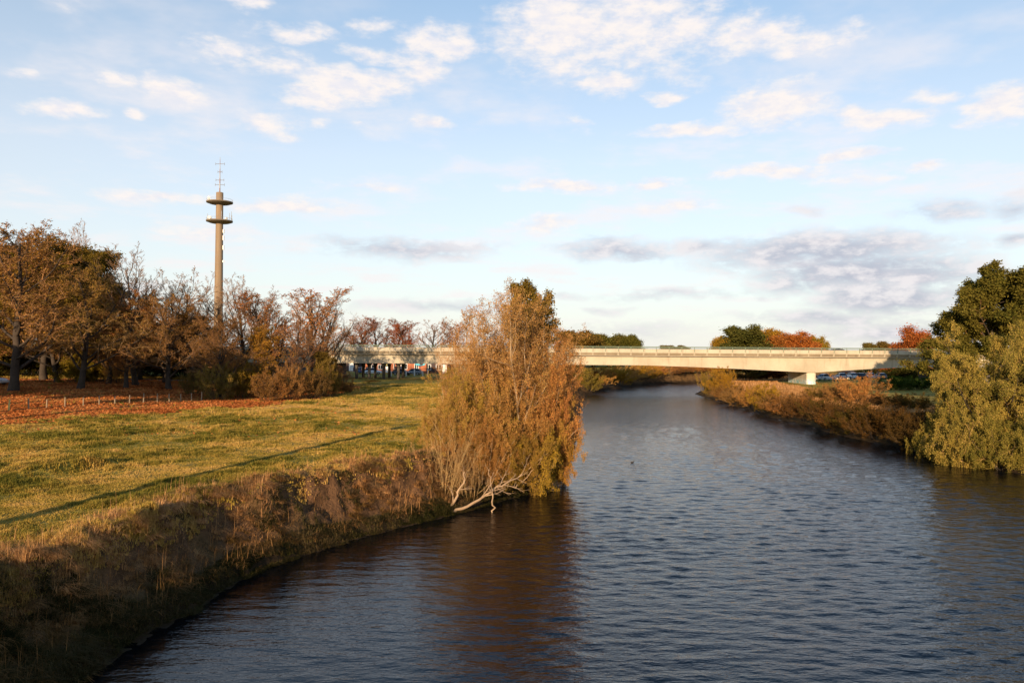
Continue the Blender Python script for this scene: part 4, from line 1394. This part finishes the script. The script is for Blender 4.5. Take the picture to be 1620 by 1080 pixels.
    P('thicket_leafy', 'leafy_bush', 'bush', 'ochre leafy bush touching the water at the right of the thicket', 870, 47.0, 700, 75, group=g, rz=2.0, tint=(.8, .62, .75), z=0.8)
    P('pale_stems', 'pale_brush', 'bush', 'pale tan bare stems fanning up beside the grass', 706, 40.8, 650, 100, group=g)
    P('pale_stems', 'pale_brush', 'bush', 'smaller pale stems right of the other stems', 744, 41.2, 690, 70, group=g, rz=2.5, tint=(.9, .8, .75))


planting()


def dead_branch(label, pts, rad, twigs, seed):
    g = Geo()
    r = np.random.default_rng(seed)
    pts = np.array(pts, float)
    o = empty('dead_branch', tuple(pts[0]), 0, label, 'dead branch', 'dead branches at the waterline')
    n = 14
    s = np.linspace(0, len(pts) - 1.001, n)
    i0 = s.astype(int)
    q = pts[i0] * (1 - (s - i0))[:, None] + pts[i0 + 1] * (s - i0)[:, None]
    q = q - pts[0] + r.normal(0, 0.04, q.shape)
    Pm = q[None]
    rd = np.linspace(rad, rad * 0.3, n)[None]
    g.tubes(Pm, rd, 8)
    L = np.array([np.linalg.norm(pts[-1] - pts[0])])
    A, ra, la = children(Pm, rd, L, r, twigs, (0.35, 1.0), (40, 12), 0.35, 0.4, 6, 0.12, 0.0, 0.6)
    g.tubes(A, ra, 5)
    B, rb, lb = children(A, ra, la, r, 4, (0.3, 1.0), (40, 12), 0.45, 0.3, 4, 0.14, 0.0, 0.6)
    g.tubes(B, rb, 4, rmin=0.006)
    link('limb', g.mesh('limb', [DEADWOOD], smooth=True), o)


dead_branch('pale dead limb curving up from the waterline', [(-3.9, 39.3, 0.1), (-3.3, 39.3, 0.25), (-2.8, 39.5, 0.75), (-2.55, 39.7, 1.5), (-2.45, 39.9, 2.1)], 0.10, 4, 1)
dead_branch('long pale dead branch slanting out over the water', [(-3.0, 39.2, 0.05), (-2.2, 39.6, 0.35), (-1.2, 40.1, 0.9), (-0.2, 40.7, 1.4), (0.6, 41.2, 1.7)], 0.09, 11, 2)
dead_branch('thin dead stick standing in the water', [(-0.9, 39.7, -0.2), (-1.0, 39.8, 0.8), (-1.1, 39.9, 2.2)], 0.05, 4, 3)


# ------------------------------------------------------------------ grass, leaves and weeds (nobody could count these)
def blade_mesh(base, lean, length, width, rnd, nseg=3, droop=0.30):
    """ribbons: base (N,3), lean direction with size (N,3), length (N), width (N)"""
    N = len(base)
    s = np.linspace(0, 1, nseg + 1)
    up = np.array([0, 0, 1.0])
    side = _norm(np.cross(lean + 1e-6, up))
    c = base[:, None, :] + (s[None, :, None] * up * length[:, None, None]) * (1 - droop * s[None, :, None] ** 2 * np.linalg.norm(lean, axis=1)[:, None, None]) + lean[:, None, :] * (s ** 2)[None, :, None] * length[:, None, None]
    wv = (width[:, None] * (1 - 0.85 * s[None, :]))[..., None] * side[:, None, :]
    v = np.stack([c - wv, c + wv], 2).reshape(-1, 3)
    k = (nseg + 1) * 2
    b = np.arange(N)[:, None] * k + np.arange(nseg)[None, :] * 2
    q = np.stack([b, b + 1, b + 3, b + 2], -1).reshape(-1, 4)
    return v, q, np.repeat(rnd, k)


def grass_mat(name, cols):
    return leaf_mat(name, cols, 0.25)


GRASS = grass_mat('meadow_grass', [(0.07, 0.075, 0.012), (0.17, 0.145, 0.026), (0.34, 0.235, 0.046), (0.50, 0.315, 0.080), (0.56, 0.345, 0.115)])
STRAW = grass_mat('dry_grass', [(0.13, 0.074, 0.024), (0.32, 0.165, 0.062), (0.50, 0.265, 0.108), (0.60, 0.355, 0.165)])
WEED = grass_mat('weeds', [(0.018, 0.020, 0.006), (0.040, 0.038, 0.012), (0.075, 0.058, 0.022), (0.12, 0.082, 0.040)])
FALLEN = grass_mat('fallen_leaves', [(0.22, 0.065, 0.018), (0.44, 0.135, 0.036), (0.56, 0.20, 0.06), (0.40, 0.18, 0.06)])


def meadow():
    r = np.random.default_rng(3)
    # candidate tufts in polar coordinates so the density follows the distance
    N = 330000
    Y = 17 * (130 / 17) ** r.random(N)
    X = Y * r.uniform(-0.74, 0.06, N)
    h, d, left, dj = terrain(X, Y)
    li, da, pa, br, dr, so, we = masks(X, Y, d, left, dj)
    n = 1.0 * fbm(X * 0.45, Y * 0.45, 201, 2) + 1.1 * fbm(X * 1.5, Y * 1.5, 203, 2)
    n2 = fbm(X * 0.22, Y * 0.22, 205, 3) + 0.75 * fbm(X * 1.3, Y * 1.3, 207, 2)
    keep = left & (d > 1.8) & (r.random(N) < np.clip(0.66 + 2.0 * n, 0.34, 1) * (1 - 0.95 * li))
    X, Y, h, n, n2, br, pa, dr = [a[keep] for a in (X, Y, h, n, n2, br, pa, dr)]
    T = len(X)
    per = 7
    sz = (0.06 + 0.34 * np.clip(n + 0.2, 0, 1) ** 1.3) * (1 - 0.5 * br) * (1 - 0.72 * pa)
    sz = np.maximum(sz, 0.06)
    a = r.random((T, per)) * 6.283
    rad = r.random((T, per)) * (0.06 + Y[:, None] * 0.0022)
    base = np.stack([X[:, None] + rad * np.cos(a), Y[:, None] + rad * np.sin(a), np.repeat(h[:, None] - 0.02, per, 1)], -1).reshape(-1, 3)
    ln = (sz[:, None] * r.uniform(0.6, 1.4, (T, per))).ravel()
    b2 = r.random(T * per) * 6.283
    m = r.uniform(0.2, 0.9, T * per)
    lean = np.stack([np.cos(b2) * m, np.sin(b2) * m, np.zeros(T * per)], 1)
    wd = np.repeat(0.006 + 0.00042 * Y, per) * r.uniform(0.7, 1.4, T * per)
    tone = np.clip(0.46 + 1.5 * n2 + 0.45 * br + 0.3 * pa + 0.25 * dr, 0, 1)
    rn = np.clip(np.repeat(tone, per) * 0.7 + 0.38 * r.random(T * per) - 0.04, 0, 1)
    v, q, rr = blade_mesh(base, lean, ln, wd, rn, 2)
    tag(link('meadow_grass', np_mesh('meadow_grass', v, q, mats=[GRASS], rnd=rr)), 'short tufted green and yellow grass on the left meadow', 'grass', kind='stuff')


def bank_grass():
    r = np.random.default_rng(4)
    # tussocks: crowns of long blades that arch over and hang towards the water
    K = 5200
    Y = 12.5 * (60 / 12.5) ** r.random(K)
    xl = np.interp(Y, LEFT_BANK[:, 1], LEFT_BANK[:, 0])
    X = xl - 7.0 * r.random(K) + 0.4
    h, d, left, dj = terrain(X, Y)
    cl = fbm(X * 0.55, Y * 0.55, 301, 3)
    rim = np.exp(-((dj - 2.5) / 0.85) ** 2) + 0.45 * np.exp(-((dj - 1.1) / 0.8) ** 2) * (cl > -0.03) + 0.9 * sst(Y, 35, 41) * sst(dj, 0.3, 1.0) * (dj < 5)
    keep = left & (dj > 0.1) & (dj < 4.4) & (r.random(K) < rim * np.clip(0.62 + 2.2 * cl, 0.06, 1))
    X, Y, h, cl, dj = X[keep], Y[keep], h[keep], cl[keep], dj[keep]
    K = len(X)
    per = 95
    size = r.uniform(0.55, 1.25, K) * (0.75 + 0.6 * np.clip(cl + 0.1, 0, .5)) * (0.6 + 0.4 * np.exp(-((dj - 2.4) / 1.1) ** 2))
    dirn = np.arctan2(-0.3, 0.95) + r.normal(0, 0.75, K)
    a = r.random((K, per)) * 6.283
    rad = r.random((K, per)) ** 0.6 * (0.10 + 0.16 * size[:, None])
    bx, by = X[:, None] + rad * np.cos(a), Y[:, None] + rad * np.sin(a)
    base = np.stack([bx, by, np.repeat(h[:, None] - 0.05, per, 1) - 0.25 * (rad * np.cos(a))], -1).reshape(-1, 3)
    ln = (0.50 * size[:, None] * r.uniform(0.45, 1.35, (K, per))).ravel()
    m = r.uniform(0.3, 1.15, (K, per))
    lx = (np.cos(a) * m * 0.75 + np.cos(dirn)[:, None] * 0.55).ravel()
    ly = (np.sin(a) * m * 0.75 + np.sin(dirn)[:, None] * 0.55).ravel()
    lean = np.stack([lx, ly, np.full(K * per, -0.12)], 1)
    wd = np.repeat(0.0035 + 0.00020 * Y, per) * r.uniform(0.6, 1.6, K * per)
    tone = np.clip(0.5 + 0.9 * fbm(X * 0.5, Y * 0.5, 321, 3) + r.normal(0, 0.15, K), 0, 1)
    tone = tone - 0.40 * (1 - sst(dj, 0.6, 2.0)) - 0.15 * (1 - sst(Y, 19, 27))  # shade of the low and near bank put into the tussock tone
    rn = np.clip(np.repeat(tone, per) + r.normal(0, 0.15, K * per), 0, 1)
    v, q, rr = blade_mesh(base, lean, ln, wd, rn, 4, droop=0.62)
    # loose matted stalks between the tussocks, some standing
    N = 90000
    Y = 12.5 * (60 / 12.5) ** r.random(N)
    xl = np.interp(Y, LEFT_BANK[:, 1], LEFT_BANK[:, 0])
    X = xl - 7.0 * r.random(N) + 0.4
    h, d, left, dj = terrain(X, Y)
    cl = fbm(X * 0.9, Y * 0.9, 331, 4)
    keep = left & (dj > -0.05) & (dj < 4.2) & (r.random(N) < np.clip(0.35 + 2.0 * cl, 0.04, 0.9))
    X, Y, h, cl, dj = X[keep], Y[keep], h[keep], cl[keep], dj[keep]
    T = len(X)
    stand = r.random(T) < 0.06
    ln = np.where(stand, r.uniform(0.5, 1.0, T), r.uniform(0.18, 0.5, T))
    aa = np.arctan2(-0.3, 0.95) + r.normal(0, 1.0, T)
    m = np.where(stand, r.uniform(0.05, 0.35, T), r.uniform(0.5, 1.5, T))
    lean = np.stack([np.cos(aa) * m, np.sin(aa) * m, -0.10 * m], 1)
    wd = (0.003 + 0.00019 * Y) * r.uniform(0.7, 1.5, T)
    rn = np.clip(0.5 + 1.0 * cl + r.normal(0, 0.2, T) - 0.40 * (1 - sst(dj, 0.5, 1.8)) - 0.15 * (1 - sst(Y, 19, 27)), 0, 1)  # loose stalks also get the bank's shade in their tone
    v2, q2, r2 = blade_mesh(np.stack([X, Y, h - 0.03], 1), lean, ln, wd, rn, 4, droop=0.6)
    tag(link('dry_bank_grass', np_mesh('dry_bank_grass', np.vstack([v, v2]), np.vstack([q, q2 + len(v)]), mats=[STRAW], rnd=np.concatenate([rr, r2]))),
        'long dry brown grass hanging over the eroded left bank', 'grass', kind='stuff')
    # dull weeds along the foot of the bank
    N = 170000
    Y = 14 * (46 / 14) ** r.random(N)
    xl = np.interp(Y, LEFT_BANK[:, 1], LEFT_BANK[:, 0])
    X = xl - 4.0 * r.random(N) ** 1.5 + 0.6
    h, d, left, dj = terrain(X, Y)
    cl = fbm(X * 0.8, Y * 0.8, 401, 4) + 0.12 * sst(-Y, -24, -18)
    keep = left & (dj > -0.35) & (r.random(N) < np.maximum(sst(cl, 0.02, 0.2), 0.85 * (dj < 0.6)))
    X, Y, h, cl = X[keep], Y[keep], h[keep], cl[keep]
    T = len(X)
    base = np.stack([X, Y, h - 0.02], 1)
    ln = (0.14 + 0.5 * np.clip(cl, 0, 0.6)) * r.uniform(0.5, 1.5, T)
    aa = r.random(T) * 6.283
    m = r.uniform(0.3, 1.3, T)
    lean = np.stack([np.cos(aa) * m + 0.3, np.sin(aa) * m, np.zeros(T)], 1)
    wd = (0.006 + 0.00028 * Y) * r.uniform(0.7, 1.6, T)
    rn = np.clip(0.5 + 1.2 * fbm(X * 0.7, Y * 0.7, 411, 3) + r.normal(0, 0.2, T), 0, 1)
    v, q, rr = blade_mesh(base, lean, ln, wd, rn, 3, droop=0.5)
    tag(link('bank_weeds', np_mesh('bank_weeds', v, q, mats=[WEED], rnd=rr)), 'dark olive weeds along the foot of the left bank', 'weeds', kind='stuff')


def right_bank_cover():
    r = np.random.default_rng(6)
    N = 120000
    Y = 45 * (170 / 45) ** r.random(N)
    xr = np.interp(Y, RIGHT_BANK[:, 1], RIGHT_BANK[:, 0])
    X = xr + 16 * r.random(N) ** 1.2
    h, d, left, dj = terrain(X, Y)
    cl = fbm(X * 0.5, Y * 0.5, 501, 4)
    keep = (~left) & (d > 1.2) & (r.random(N) < np.clip(0.6 + 2 * cl, 0.1, 1))
    X, Y, h, cl = X[keep], Y[keep], h[keep], cl[keep]
    T = len(X)
    base = np.stack([X, Y, h - 0.03], 1)
    ln = (0.2 + 0.5 * np.clip(cl + 0.3, 0, 1)) * r.uniform(0.6, 1.4, T)
    aa = r.random(T) * 6.283
    m = r.uniform(0.2, 1.0, T)
    lean = np.stack([np.cos(aa) * m, np.sin(aa) * m, np.zeros(T)], 1)
    wd = 0.00042 * Y * r.uniform(0.7, 1.4, T)
    rn = np.clip(0.45 + 0.9 * cl + r.normal(0, 0.15, T), 0, 1)
    v, q, rr = blade_mesh(base, lean, ln, wd, rn, 2)
    tag(link('bank_undergrowth', np_mesh('bank_undergrowth', v, q, mats=[STRAW], rnd=rr)), 'dry brown undergrowth between the bushes of the right bank', 'undergrowth', kind='stuff')


def litter():
    r = np.random.default_rng(8)
    N = 150000
    Y = 50 * (118 / 50) ** r.random(N)
    X = Y * r.uniform(-0.72, -0.2, N)
    h, d, left, dj = terrain(X, Y)
    li, da, *_ = masks(X, Y, d, left, dj)
    k = r.random(N) < np.clip(li * 1.1 - 0.1, 0.012, 1)
    X, Y, h = X[k], Y[k], h[k]
    T = len(X)
    a = r.random(T) * 6.283
    s = r.uniform(0.05, 0.11, T) * (0.6 + Y / 90)
    u = np.stack([np.cos(a), np.sin(a), r.normal(0, 0.35, T)], 1)
    w = np.stack([-np.sin(a), np.cos(a), r.normal(0, 0.5, T)], 1)
    c = np.stack([X, Y, h + 0.03 + 0.05 * r.random(T)], 1)
    v = np.stack([c - u * s[:, None], c + w * s[:, None] * 0.6, c + u * s[:, None], c - w * s[:, None] * 0.6], 1).reshape(-1, 3)
    q = np.arange(T * 4).reshape(T, 4)
    rn = np.repeat(np.clip(0.5 + 1.2 * fbm(X * 0.3, Y * 0.3, 601, 3) + r.normal(0, 0.2, T), 0, 1), 4)
    tag(link('fallen_leaves', np_mesh('fallen_leaves', v, q, mats=[FALLEN], rnd=rn)), 'rust red fallen leaves covering the ground below the left trees', 'leaves', kind='stuff')


meadow()
bank_grass()
right_bank_cover()
litter()


# ------------------------------------------------------------------ left park: road, fence posts
def road():
    pts = [(-95, 112), (-70, 116), (-56, 119), (-48, 118.5), (-42, 118), (-37, 118)]
    n = 60
    P_ = np.array(pts, float)
    s = np.linspace(0, len(pts) - 1.001, n)
    i0 = s.astype(int)
    c = P_[i0] * (1 - (s - i0))[:, None] + P_[i0 + 1] * (s - i0)[:, None]
    tdir = _norm(np.gradient(c, axis=0))
    nn = np.stack([-tdir[:, 1], tdir[:, 0]], 1)
    rows = []
    for w in np.linspace(-2.6, 2.6, 7):
        q = c + nn * w
        z = terrain(q[:, 0], q[:, 1])[0] + 0.06
        rows.append(np.column_stack([q, z]))
    V = np.stack(rows, 1)
    ii = np.arange(n * 7).reshape(n, 7)
    q = np.stack([ii[:-1, :-1], ii[1:, :-1], ii[1:, 1:], ii[:-1, 1:]], -1).reshape(-1, 4)
    tag(link('road', np_mesh('road', V, q, mats=[ROAD], smooth=True)), kind='structure')


ROAD = simple('worn_asphalt', (0.17, 0.16, 0.16), 0.9, 0.15, 0.8)
road()


def posts():
    words = 'leftmost second third fourth fifth sixth seventh eighth ninth tenth eleventh twelfth thirteenth fourteenth'.split()
    r = random.Random(2)
    pxs = [15, 47, 75, 104, 133, 158, 183, 206, 228, 250, 269, 287, 304, 320]
    for i, px in enumerate(pxs):
        Y = 68 + 13 * (px - 15) / 272.0 * 1.0
        x = (px - 810) / 1200 * Y
        m = MB()
        h = 0.95 * r.uniform(0.9, 1.1)
        lx = r.uniform(-0.05, 0.05) if i else 0.10
        w = 0.062 if i else 0.075
        m.tube([(0, 0, -0.2), (lx * 0.5, 0, h * 0.5), (lx, 0, h)], [w, w, w * 0.9], 8)
        o = m.build('fence_post', POST_WOOD if i else POST_NEW, None, (x, Y, gz(x, Y)))
        tag(o, 'leftmost fence post, pale yellow and leaning' if i == 0 else '%s weathered fence post from the left in the fallen leaves' % words[i], 'fence post', 'fence posts in the fallen leaves')
    m = MB()
    rows = [((px - 810) / 1200 * (68 + 13 * (px - 15) / 272.0), 68 + 13 * (px - 15) / 272.0) for px in pxs]
    return rows


posts()


# ------------------------------------------------------------------ cars
def make_car(name, label, loc, rz, paint, group=None, van=False):
    root = empty(name, loc, rz, label, 'van' if van else 'car', group)
    W = 0.86
    if van:
        st = [(-2.5, .30, .95), (-2.48, .28, 1.15), (2.1, .28, 1.15), (2.45, .30, 1.0), (2.6, .35, .8)]
        cab = [(-2.45, 1.15, 1.95, .80), (-2.3, 1.15, 2.05, .80), (1.0, 1.15, 2.05, .78), (1.35, 1.15, 1.95, .76), (2.1, 1.15, 1.2, .74)]
    else:
        st = [(-2.0, .36, .75), (-1.95, .28, .92), (-1.2, .24, .95), (0.9, .24, .93), (1.6, .26, .84), (1.98, .32, .70), (2.06, .38, .58)]
        cab = [(-1.85, .92, .98, .74), (-1.35, .94, 1.42, .62), (-.6, .95, 1.48, .62), (.25, .94, 1.42, .62), (1.05, .92, .96, .74)]
    m = MB()
    rings = []
    for x, z0, z1 in st:
        e = 0.93 if abs(x) > 1.7 else 1.0
        rings.append([(x, -W * e * .96, z0), (x, -W * e, z0 + .15), (x, -W * e, (z0 + z1) / 2 + .08), (x, -W * e * .90, z1),
                      (x, W * e * .90, z1), (x, W * e, (z0 + z1) / 2 + .08), (x, W * e, z0 + .15), (x, W * e * .96, z0)])
    m.tube_rings(rings)
    m.build('body', paint, root, smooth=False)
    m = MB()
    m.tube_rings([[(x, -w - .05, z0 - .02), (x, -w * .97, z1 - .04), (x, w * .97, z1 - .04), (x, w + .05, z0 - .02)] for x, z0, z1, w in cab])
    m.build('windows', GLASS if not van else paint, root)
    m = MB()
    a, b = cab[1], cab[-2]
    m.tube_rings([[(x, -w * .985, z1 - .07), (x, -w * .9, z1 + .005), (x, w * .9, z1 + .005), (x, w * .985, z1 - .07)] for x, z0, z1, w in cab[1:-1]])
    m.build('roof', paint, root)
    for s in (-1, 1):
        for x in ((-1.25, 1.28) if not van else (-1.6, 1.65)):
            m = MB()
            m.tube([(x, s * .70, .31), (x, s * .885, .31)], .31, 18)
            wl = m.build('wheel', RUBBER, root)
            m = MB()
            m.tube([(x, s * .80, .31), (x, s * .892, .31)], .19, 14)
            m.build('rim', METAL, wl)
        m = MB()
        x = st[-1][0]
        m.box(x - .14, x + .012, min(s * .45, s * .76), max(s * .45, s * .76), st[-1][2] - .02, st[-1][2] + .12)
        m.build('headlight', LAMP, root)
        m = MB()
        x = st[0][0]
        m.box(x - .012, x + .1, min(s * .55, s * .78), max(s * .55, s * .78), .66, .86)
        m.build('tail_light', REDLENS, root)
    return root


LAMP = simple('headlight_glass', (0.55, 0.56, 0.58), 0.15, 0.05)
REDLENS = simple('red_lens', (0.30, 0.02, 0.02), 0.3, 0.1)
PAINTS = {k: simple('paint_' + k, c, 0.28, 0.04, 1.0, spec=0.5) for k, c in dict(white=(0.72, 0.72, 0.72), silver=(0.42, 0.43, 0.45), black=(0.03, 0.03, 0.035), blue=(0.06, 0.10, 0.20), red=(0.30, 0.04, 0.03), grey=(0.18, 0.18, 0.19)).items()}


def cars():
    def put(px, Y, rz, paint, label, van=False, z=None, g=None):
        x = (px - 810) / 1200 * Y
        make_car('delivery_van' if van else 'parked_car', label, (x, Y, gz(x, Y) + 0.02 if z is None else z), rz, PAINTS[paint], g, van)
    put(-14, 101, R(-8), 'white', 'white car nosing into view at the left edge')
    g = 'cars parked beyond the bridge'
    put(1308, 168, R(20), 'white', 'white car just right of the bridge pier', g=g)
    put(1330, 176, R(85), 'silver', 'silver car right of the white car under the bridge', g=g)
    put(1346, 178, R(95), 'white', 'second white car, in the row under the bridge', g=g)
    put(1360, 177, R(88), 'black', 'black car in the middle of the row under the bridge', g=g)
    put(1374, 178, R(92), 'silver', 'silver car left of the lamp post under the bridge', g=g)
    put(1392, 179, R(90), 'grey', 'grey car at the right end of the row under the bridge', g=g)
    put(590, 172, R(12), 'white', 'white car parked before the brick shop', g=g)
    put(636, 170, R(-15), 'black', 'black car parked by the white posts', g=g)
    put(654, 172, R(170), 'grey', 'grey car behind the white posts', g=g)
    put(572, 174, R(80), 'blue', 'dark car between the first bridge columns', g=g)
    x = (1328 - 810) / 1200 * 153
    make_car('moving_car', 'white car driving over the bridge', (x, 153, 7.81), 0, PAINTS['white'])


cars()


# ------------------------------------------------------------------ buildings and small things seen under the bridge
def window(parent, x, y, z, w, h):
    m = MB()
    t = 0.10
    for a in ((x - w / 2 - t, x - w / 2, z, z + h), (x + w / 2, x + w / 2 + t, z, z + h), (x - w / 2 - t, x + w / 2 + t, z - t, z), (x - w / 2 - t, x + w / 2 + t, z + h, z + h + t), (x - 0.04, x + 0.04, z, z + h)):
        m.box(a[0], a[1], y - 0.08, y + 0.04, a[2], a[3])
    f = m.build('window', WHITE, parent)
    m = MB()
    m.box(x - w / 2, x - 0.042, y - 0.03, y + 0.03, z, z + h)
    m.box(x + 0.042, x + w / 2, y - 0.03, y + 0.03, z, z + h)
    m.build('pane', GLASS, f)


def door(parent, x, y, z, w, h, mat):
    m = MB()
    m.box(x - w / 2, x + w / 2, y - 0.07, y + 0.03, z, z + h)
    d = m.build('door', mat, parent)
    m = MB()
    m.box(x + w * .32, x + w * .38, y - 0.14, y - 0.072, z + h * .42, z + h * .55)
    m.build('handle', METAL, d)


def building(label, px, Y, w, dep, h, wall, wins, doors, roofm=DARK):
    x = (px - 810) / 1200 * Y
    z = gz(x, Y)
    b = empty('shop_building', (x, Y, z - 0.1), 0, label, 'building', 'low buildings beyond the bridge')
    m = MB()
    m.box(-w / 2, w / 2, 0, dep, -0.3, h)
    m.build('wall', wall, b)
    m = MB()
    m.box(-w / 2 - .3, w / 2 + .3, -.3, dep + .3, h + 0.003, h + .35)
    m.build('roof', roofm, b)
    for wx_, wz, ww, wh in wins:
        window(b, wx_, -0.003, wz, ww, wh)
    for dx, dw, dh, dm in doors:
        door(b, dx, -0.003, 0.12, dw, dh, dm)
    return x, z


CREAM = simple('cream_render', (0.62, 0.55, 0.42), 0.85, 0.1)
YELLOW_SIGN = simple('yellow_sign', (0.70, 0.58, 0.20), 0.5, 0.05)
BLUE_SIGN = simple('turquoise_sign', (0.06, 0.42, 0.55), 0.5, 0.08)
BARE_SOIL = simple('bare_soil', (0.07, 0.045, 0.035), 0.95, 0.3)


def town():
    building('dark clad shop at the left under the bridge', 548, 186, 4.6, 8, 4.6, DARK, [(-1, 1.2, 1.0, 1.2)], [(1.2, 1.0, 2.1, WHITE)])
    building('cream shop between the first two column gaps', 570, 187, 4.0, 8, 4.4, CREAM, [(-1.1, 1.0, .8, 1.4), (1.1, 1.0, .8, 1.4)], [(0, .9, 2.1, DARK)])
    building('red brick shop with white framed windows under the bridge', 606, 186, 8.6, 9, 4.9, BRICK, [(-2.8, 1.0, 1.6, 1.0), (-.6, 1.0, 1.0, 1.0), (3.2, 1.0, .9, 1.4)], [(1.2, 1.0, 2.1, WHITE)])
    building('red brick shop right of the last column', 650, 185, 7.6, 9, 4.7, BRICK, [(-1.6, 1.1, 1.4, 1.2), (1.4, 1.1, .8, 1.3)], [(-3, 1.0, 2.1, DARK)])
    building('dark shop next to the orange thicket', 688, 186, 6.4, 9, 4.6, DARK, [(-1.6, 1.0, 1.2, 1.2), (1.0, 1.0, 1.2, 1.2)], [(2.4, 1.0, 2.1, WHITE)])
    building('tan low building right of the bridge pier', 1320, 196, 8, 8, 3.6, CREAM, [(-2, 1, 1.4, 1.2), (1.5, 1, 1.4, 1.2)], [(0, 1, 2.1, DARK)])
    building('dull brick house behind the parked cars', 1380, 214, 12, 9, 4.4, DULLBRICK, [(-4.5, 1, 1.6, 1.4), (-1.6, 1, 1.6, 1.4), (1.3, 1, 1.6, 1.4), (4.6, 1, 1.3, 1.4)], [(3.1, 1, 2.1, WHITE)])
    # signs
    def sign(label, px, Y, w, z0, z1, mat, disc=False):
        x = (px - 810) / 1200 * Y
        z = gz(x, Y)
        s = empty('shop_sign', (x, Y, z), 0, label, 'sign')
        m = MB()
        for dx in ((-w * .3, w * .3) if not disc else (0,)):
            m.tube([(dx, 0.08, -0.2), (dx, 0.08, z1 - .1)], 0.06, 8)
        m.build('pole', METAL, s)
        m = MB()
        if disc:
            rr = (z1 - z0) / 2
            m.tube_rings([[(math.cos(2 * math.pi * j / 28) * w / 2, y, (z0 + z1) / 2 + math.sin(2 * math.pi * j / 28) * rr) for j in range(28)] for y in (-0.06, 0.02)])
            p = m.build('panel', mat, s)
            m = MB()
            m.tube_rings([[(.25 + math.cos(2 * math.pi * j / 20) * w * .17, y, (z0 + z1) / 2 - .12 + math.sin(2 * math.pi * j / 20) * rr * .42) for j in range(20)] for y in (-0.09, -0.061)])
            m.build('emblem', DARK, p)
        else:
            m.box(-w / 2, w / 2, -0.06, 0.02, z0, z1)
            m.build('panel', mat, s)
    sign('pale yellow shop sign between the bridge columns', 612, 178, 2.0, 1.75, 3.1, YELLOW_SIGN)
    sign('turquoise oval sign with a dark spot under the bridge', 665, 178, 2.5, 1.9, 3.2, BLUE_SIGN, True)
    sign('narrow white sign at the first bridge column', 557, 178, .8, 1.2, 2.9, WHITE)
    words = 'leftmost second third fourth fifth rightmost'.split()
    for i, px in enumerate((619, 631, 643, 656, 669, 677)):
        Y = 164 + (i % 2) * 3
        x = (px - 810) / 1200 * Y
        m = MB()
        m.tube([(0, 0, -.2), (0, 0, 1.0 + .3 * (i % 2)), (0, 0, 1.1 + .3 * (i % 2))], [.13, .13, .08], 10)
        o = m.build('white_bollard', WHITE, None, (x, Y, gz(x, Y)))
        tag(o, '%s white post of the row before the shops' % words[i], 'bollard', 'white posts before the shops')
    # lamp post and dark hedge beyond the right end of the bridge
    x = (1378 - 810) / 1200 * 168
    lp = empty('lamp_post', (x, 168, gz(x, 168)), 0, 'thin lamp post among the parked cars under the bridge', 'lamp post')
    m = MB()
    m.tube([(0, 0, -.2), (0, 0, 3), (0, 0, 6)], [.1, .08, .06], 8)
    m.build('pole', METAL, lp)
    m = MB()
    m.tube([(0, 0, 6), (.35, 0, 6.15)], .05, 8)
    m.box(.2, .75, -.12, .12, 6.08, 6.2)
    m.build('lamp_head', METAL, lp)
    P('shrub_green', 'dark_hedge', 'hedge', 'dark green hedge in shade under the right bridge end', 1420, 128, 594, 60, tint=(.6, .9, .6))
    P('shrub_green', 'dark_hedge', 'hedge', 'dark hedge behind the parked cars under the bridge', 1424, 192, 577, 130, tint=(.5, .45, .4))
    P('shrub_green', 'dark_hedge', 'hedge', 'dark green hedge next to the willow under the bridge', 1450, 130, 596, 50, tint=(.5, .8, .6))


town()


def duck():
    Y = 57.5
    x = (1001 - 810) / 1200 * Y
    o = empty('duck', (x, Y, 0.0), 0.4, 'small dark duck swimming alone on the open water', 'duck')
    m = MB()
    k = 12
    prof = [(-.26, .015, .10), (-.20, .06, .09), (-.08, .105, .07), (.06, .11, .06), (.16, .08, .07), (.21, .04, .12), (.235, .038, .18), (.25, .05, .235), (.29, .045, .25), (.325, .018, .245), (.37, .012, .238)]
    m.tube_rings([[(px_, r_ * math.cos(2 * math.pi * j / k), z_ + r_ * math.sin(2 * math.pi * j / k)) for j in range(k)] for px_, r_, z_ in prof])
    m.build('body', DARKFEATHER, o, smooth=True)
    o.scale = (.62, .62, .62)


DARKFEATHER = simple('dark_feathers', (0.03, 0.025, 0.02), 0.7, 0.3, 8.0)
duck()
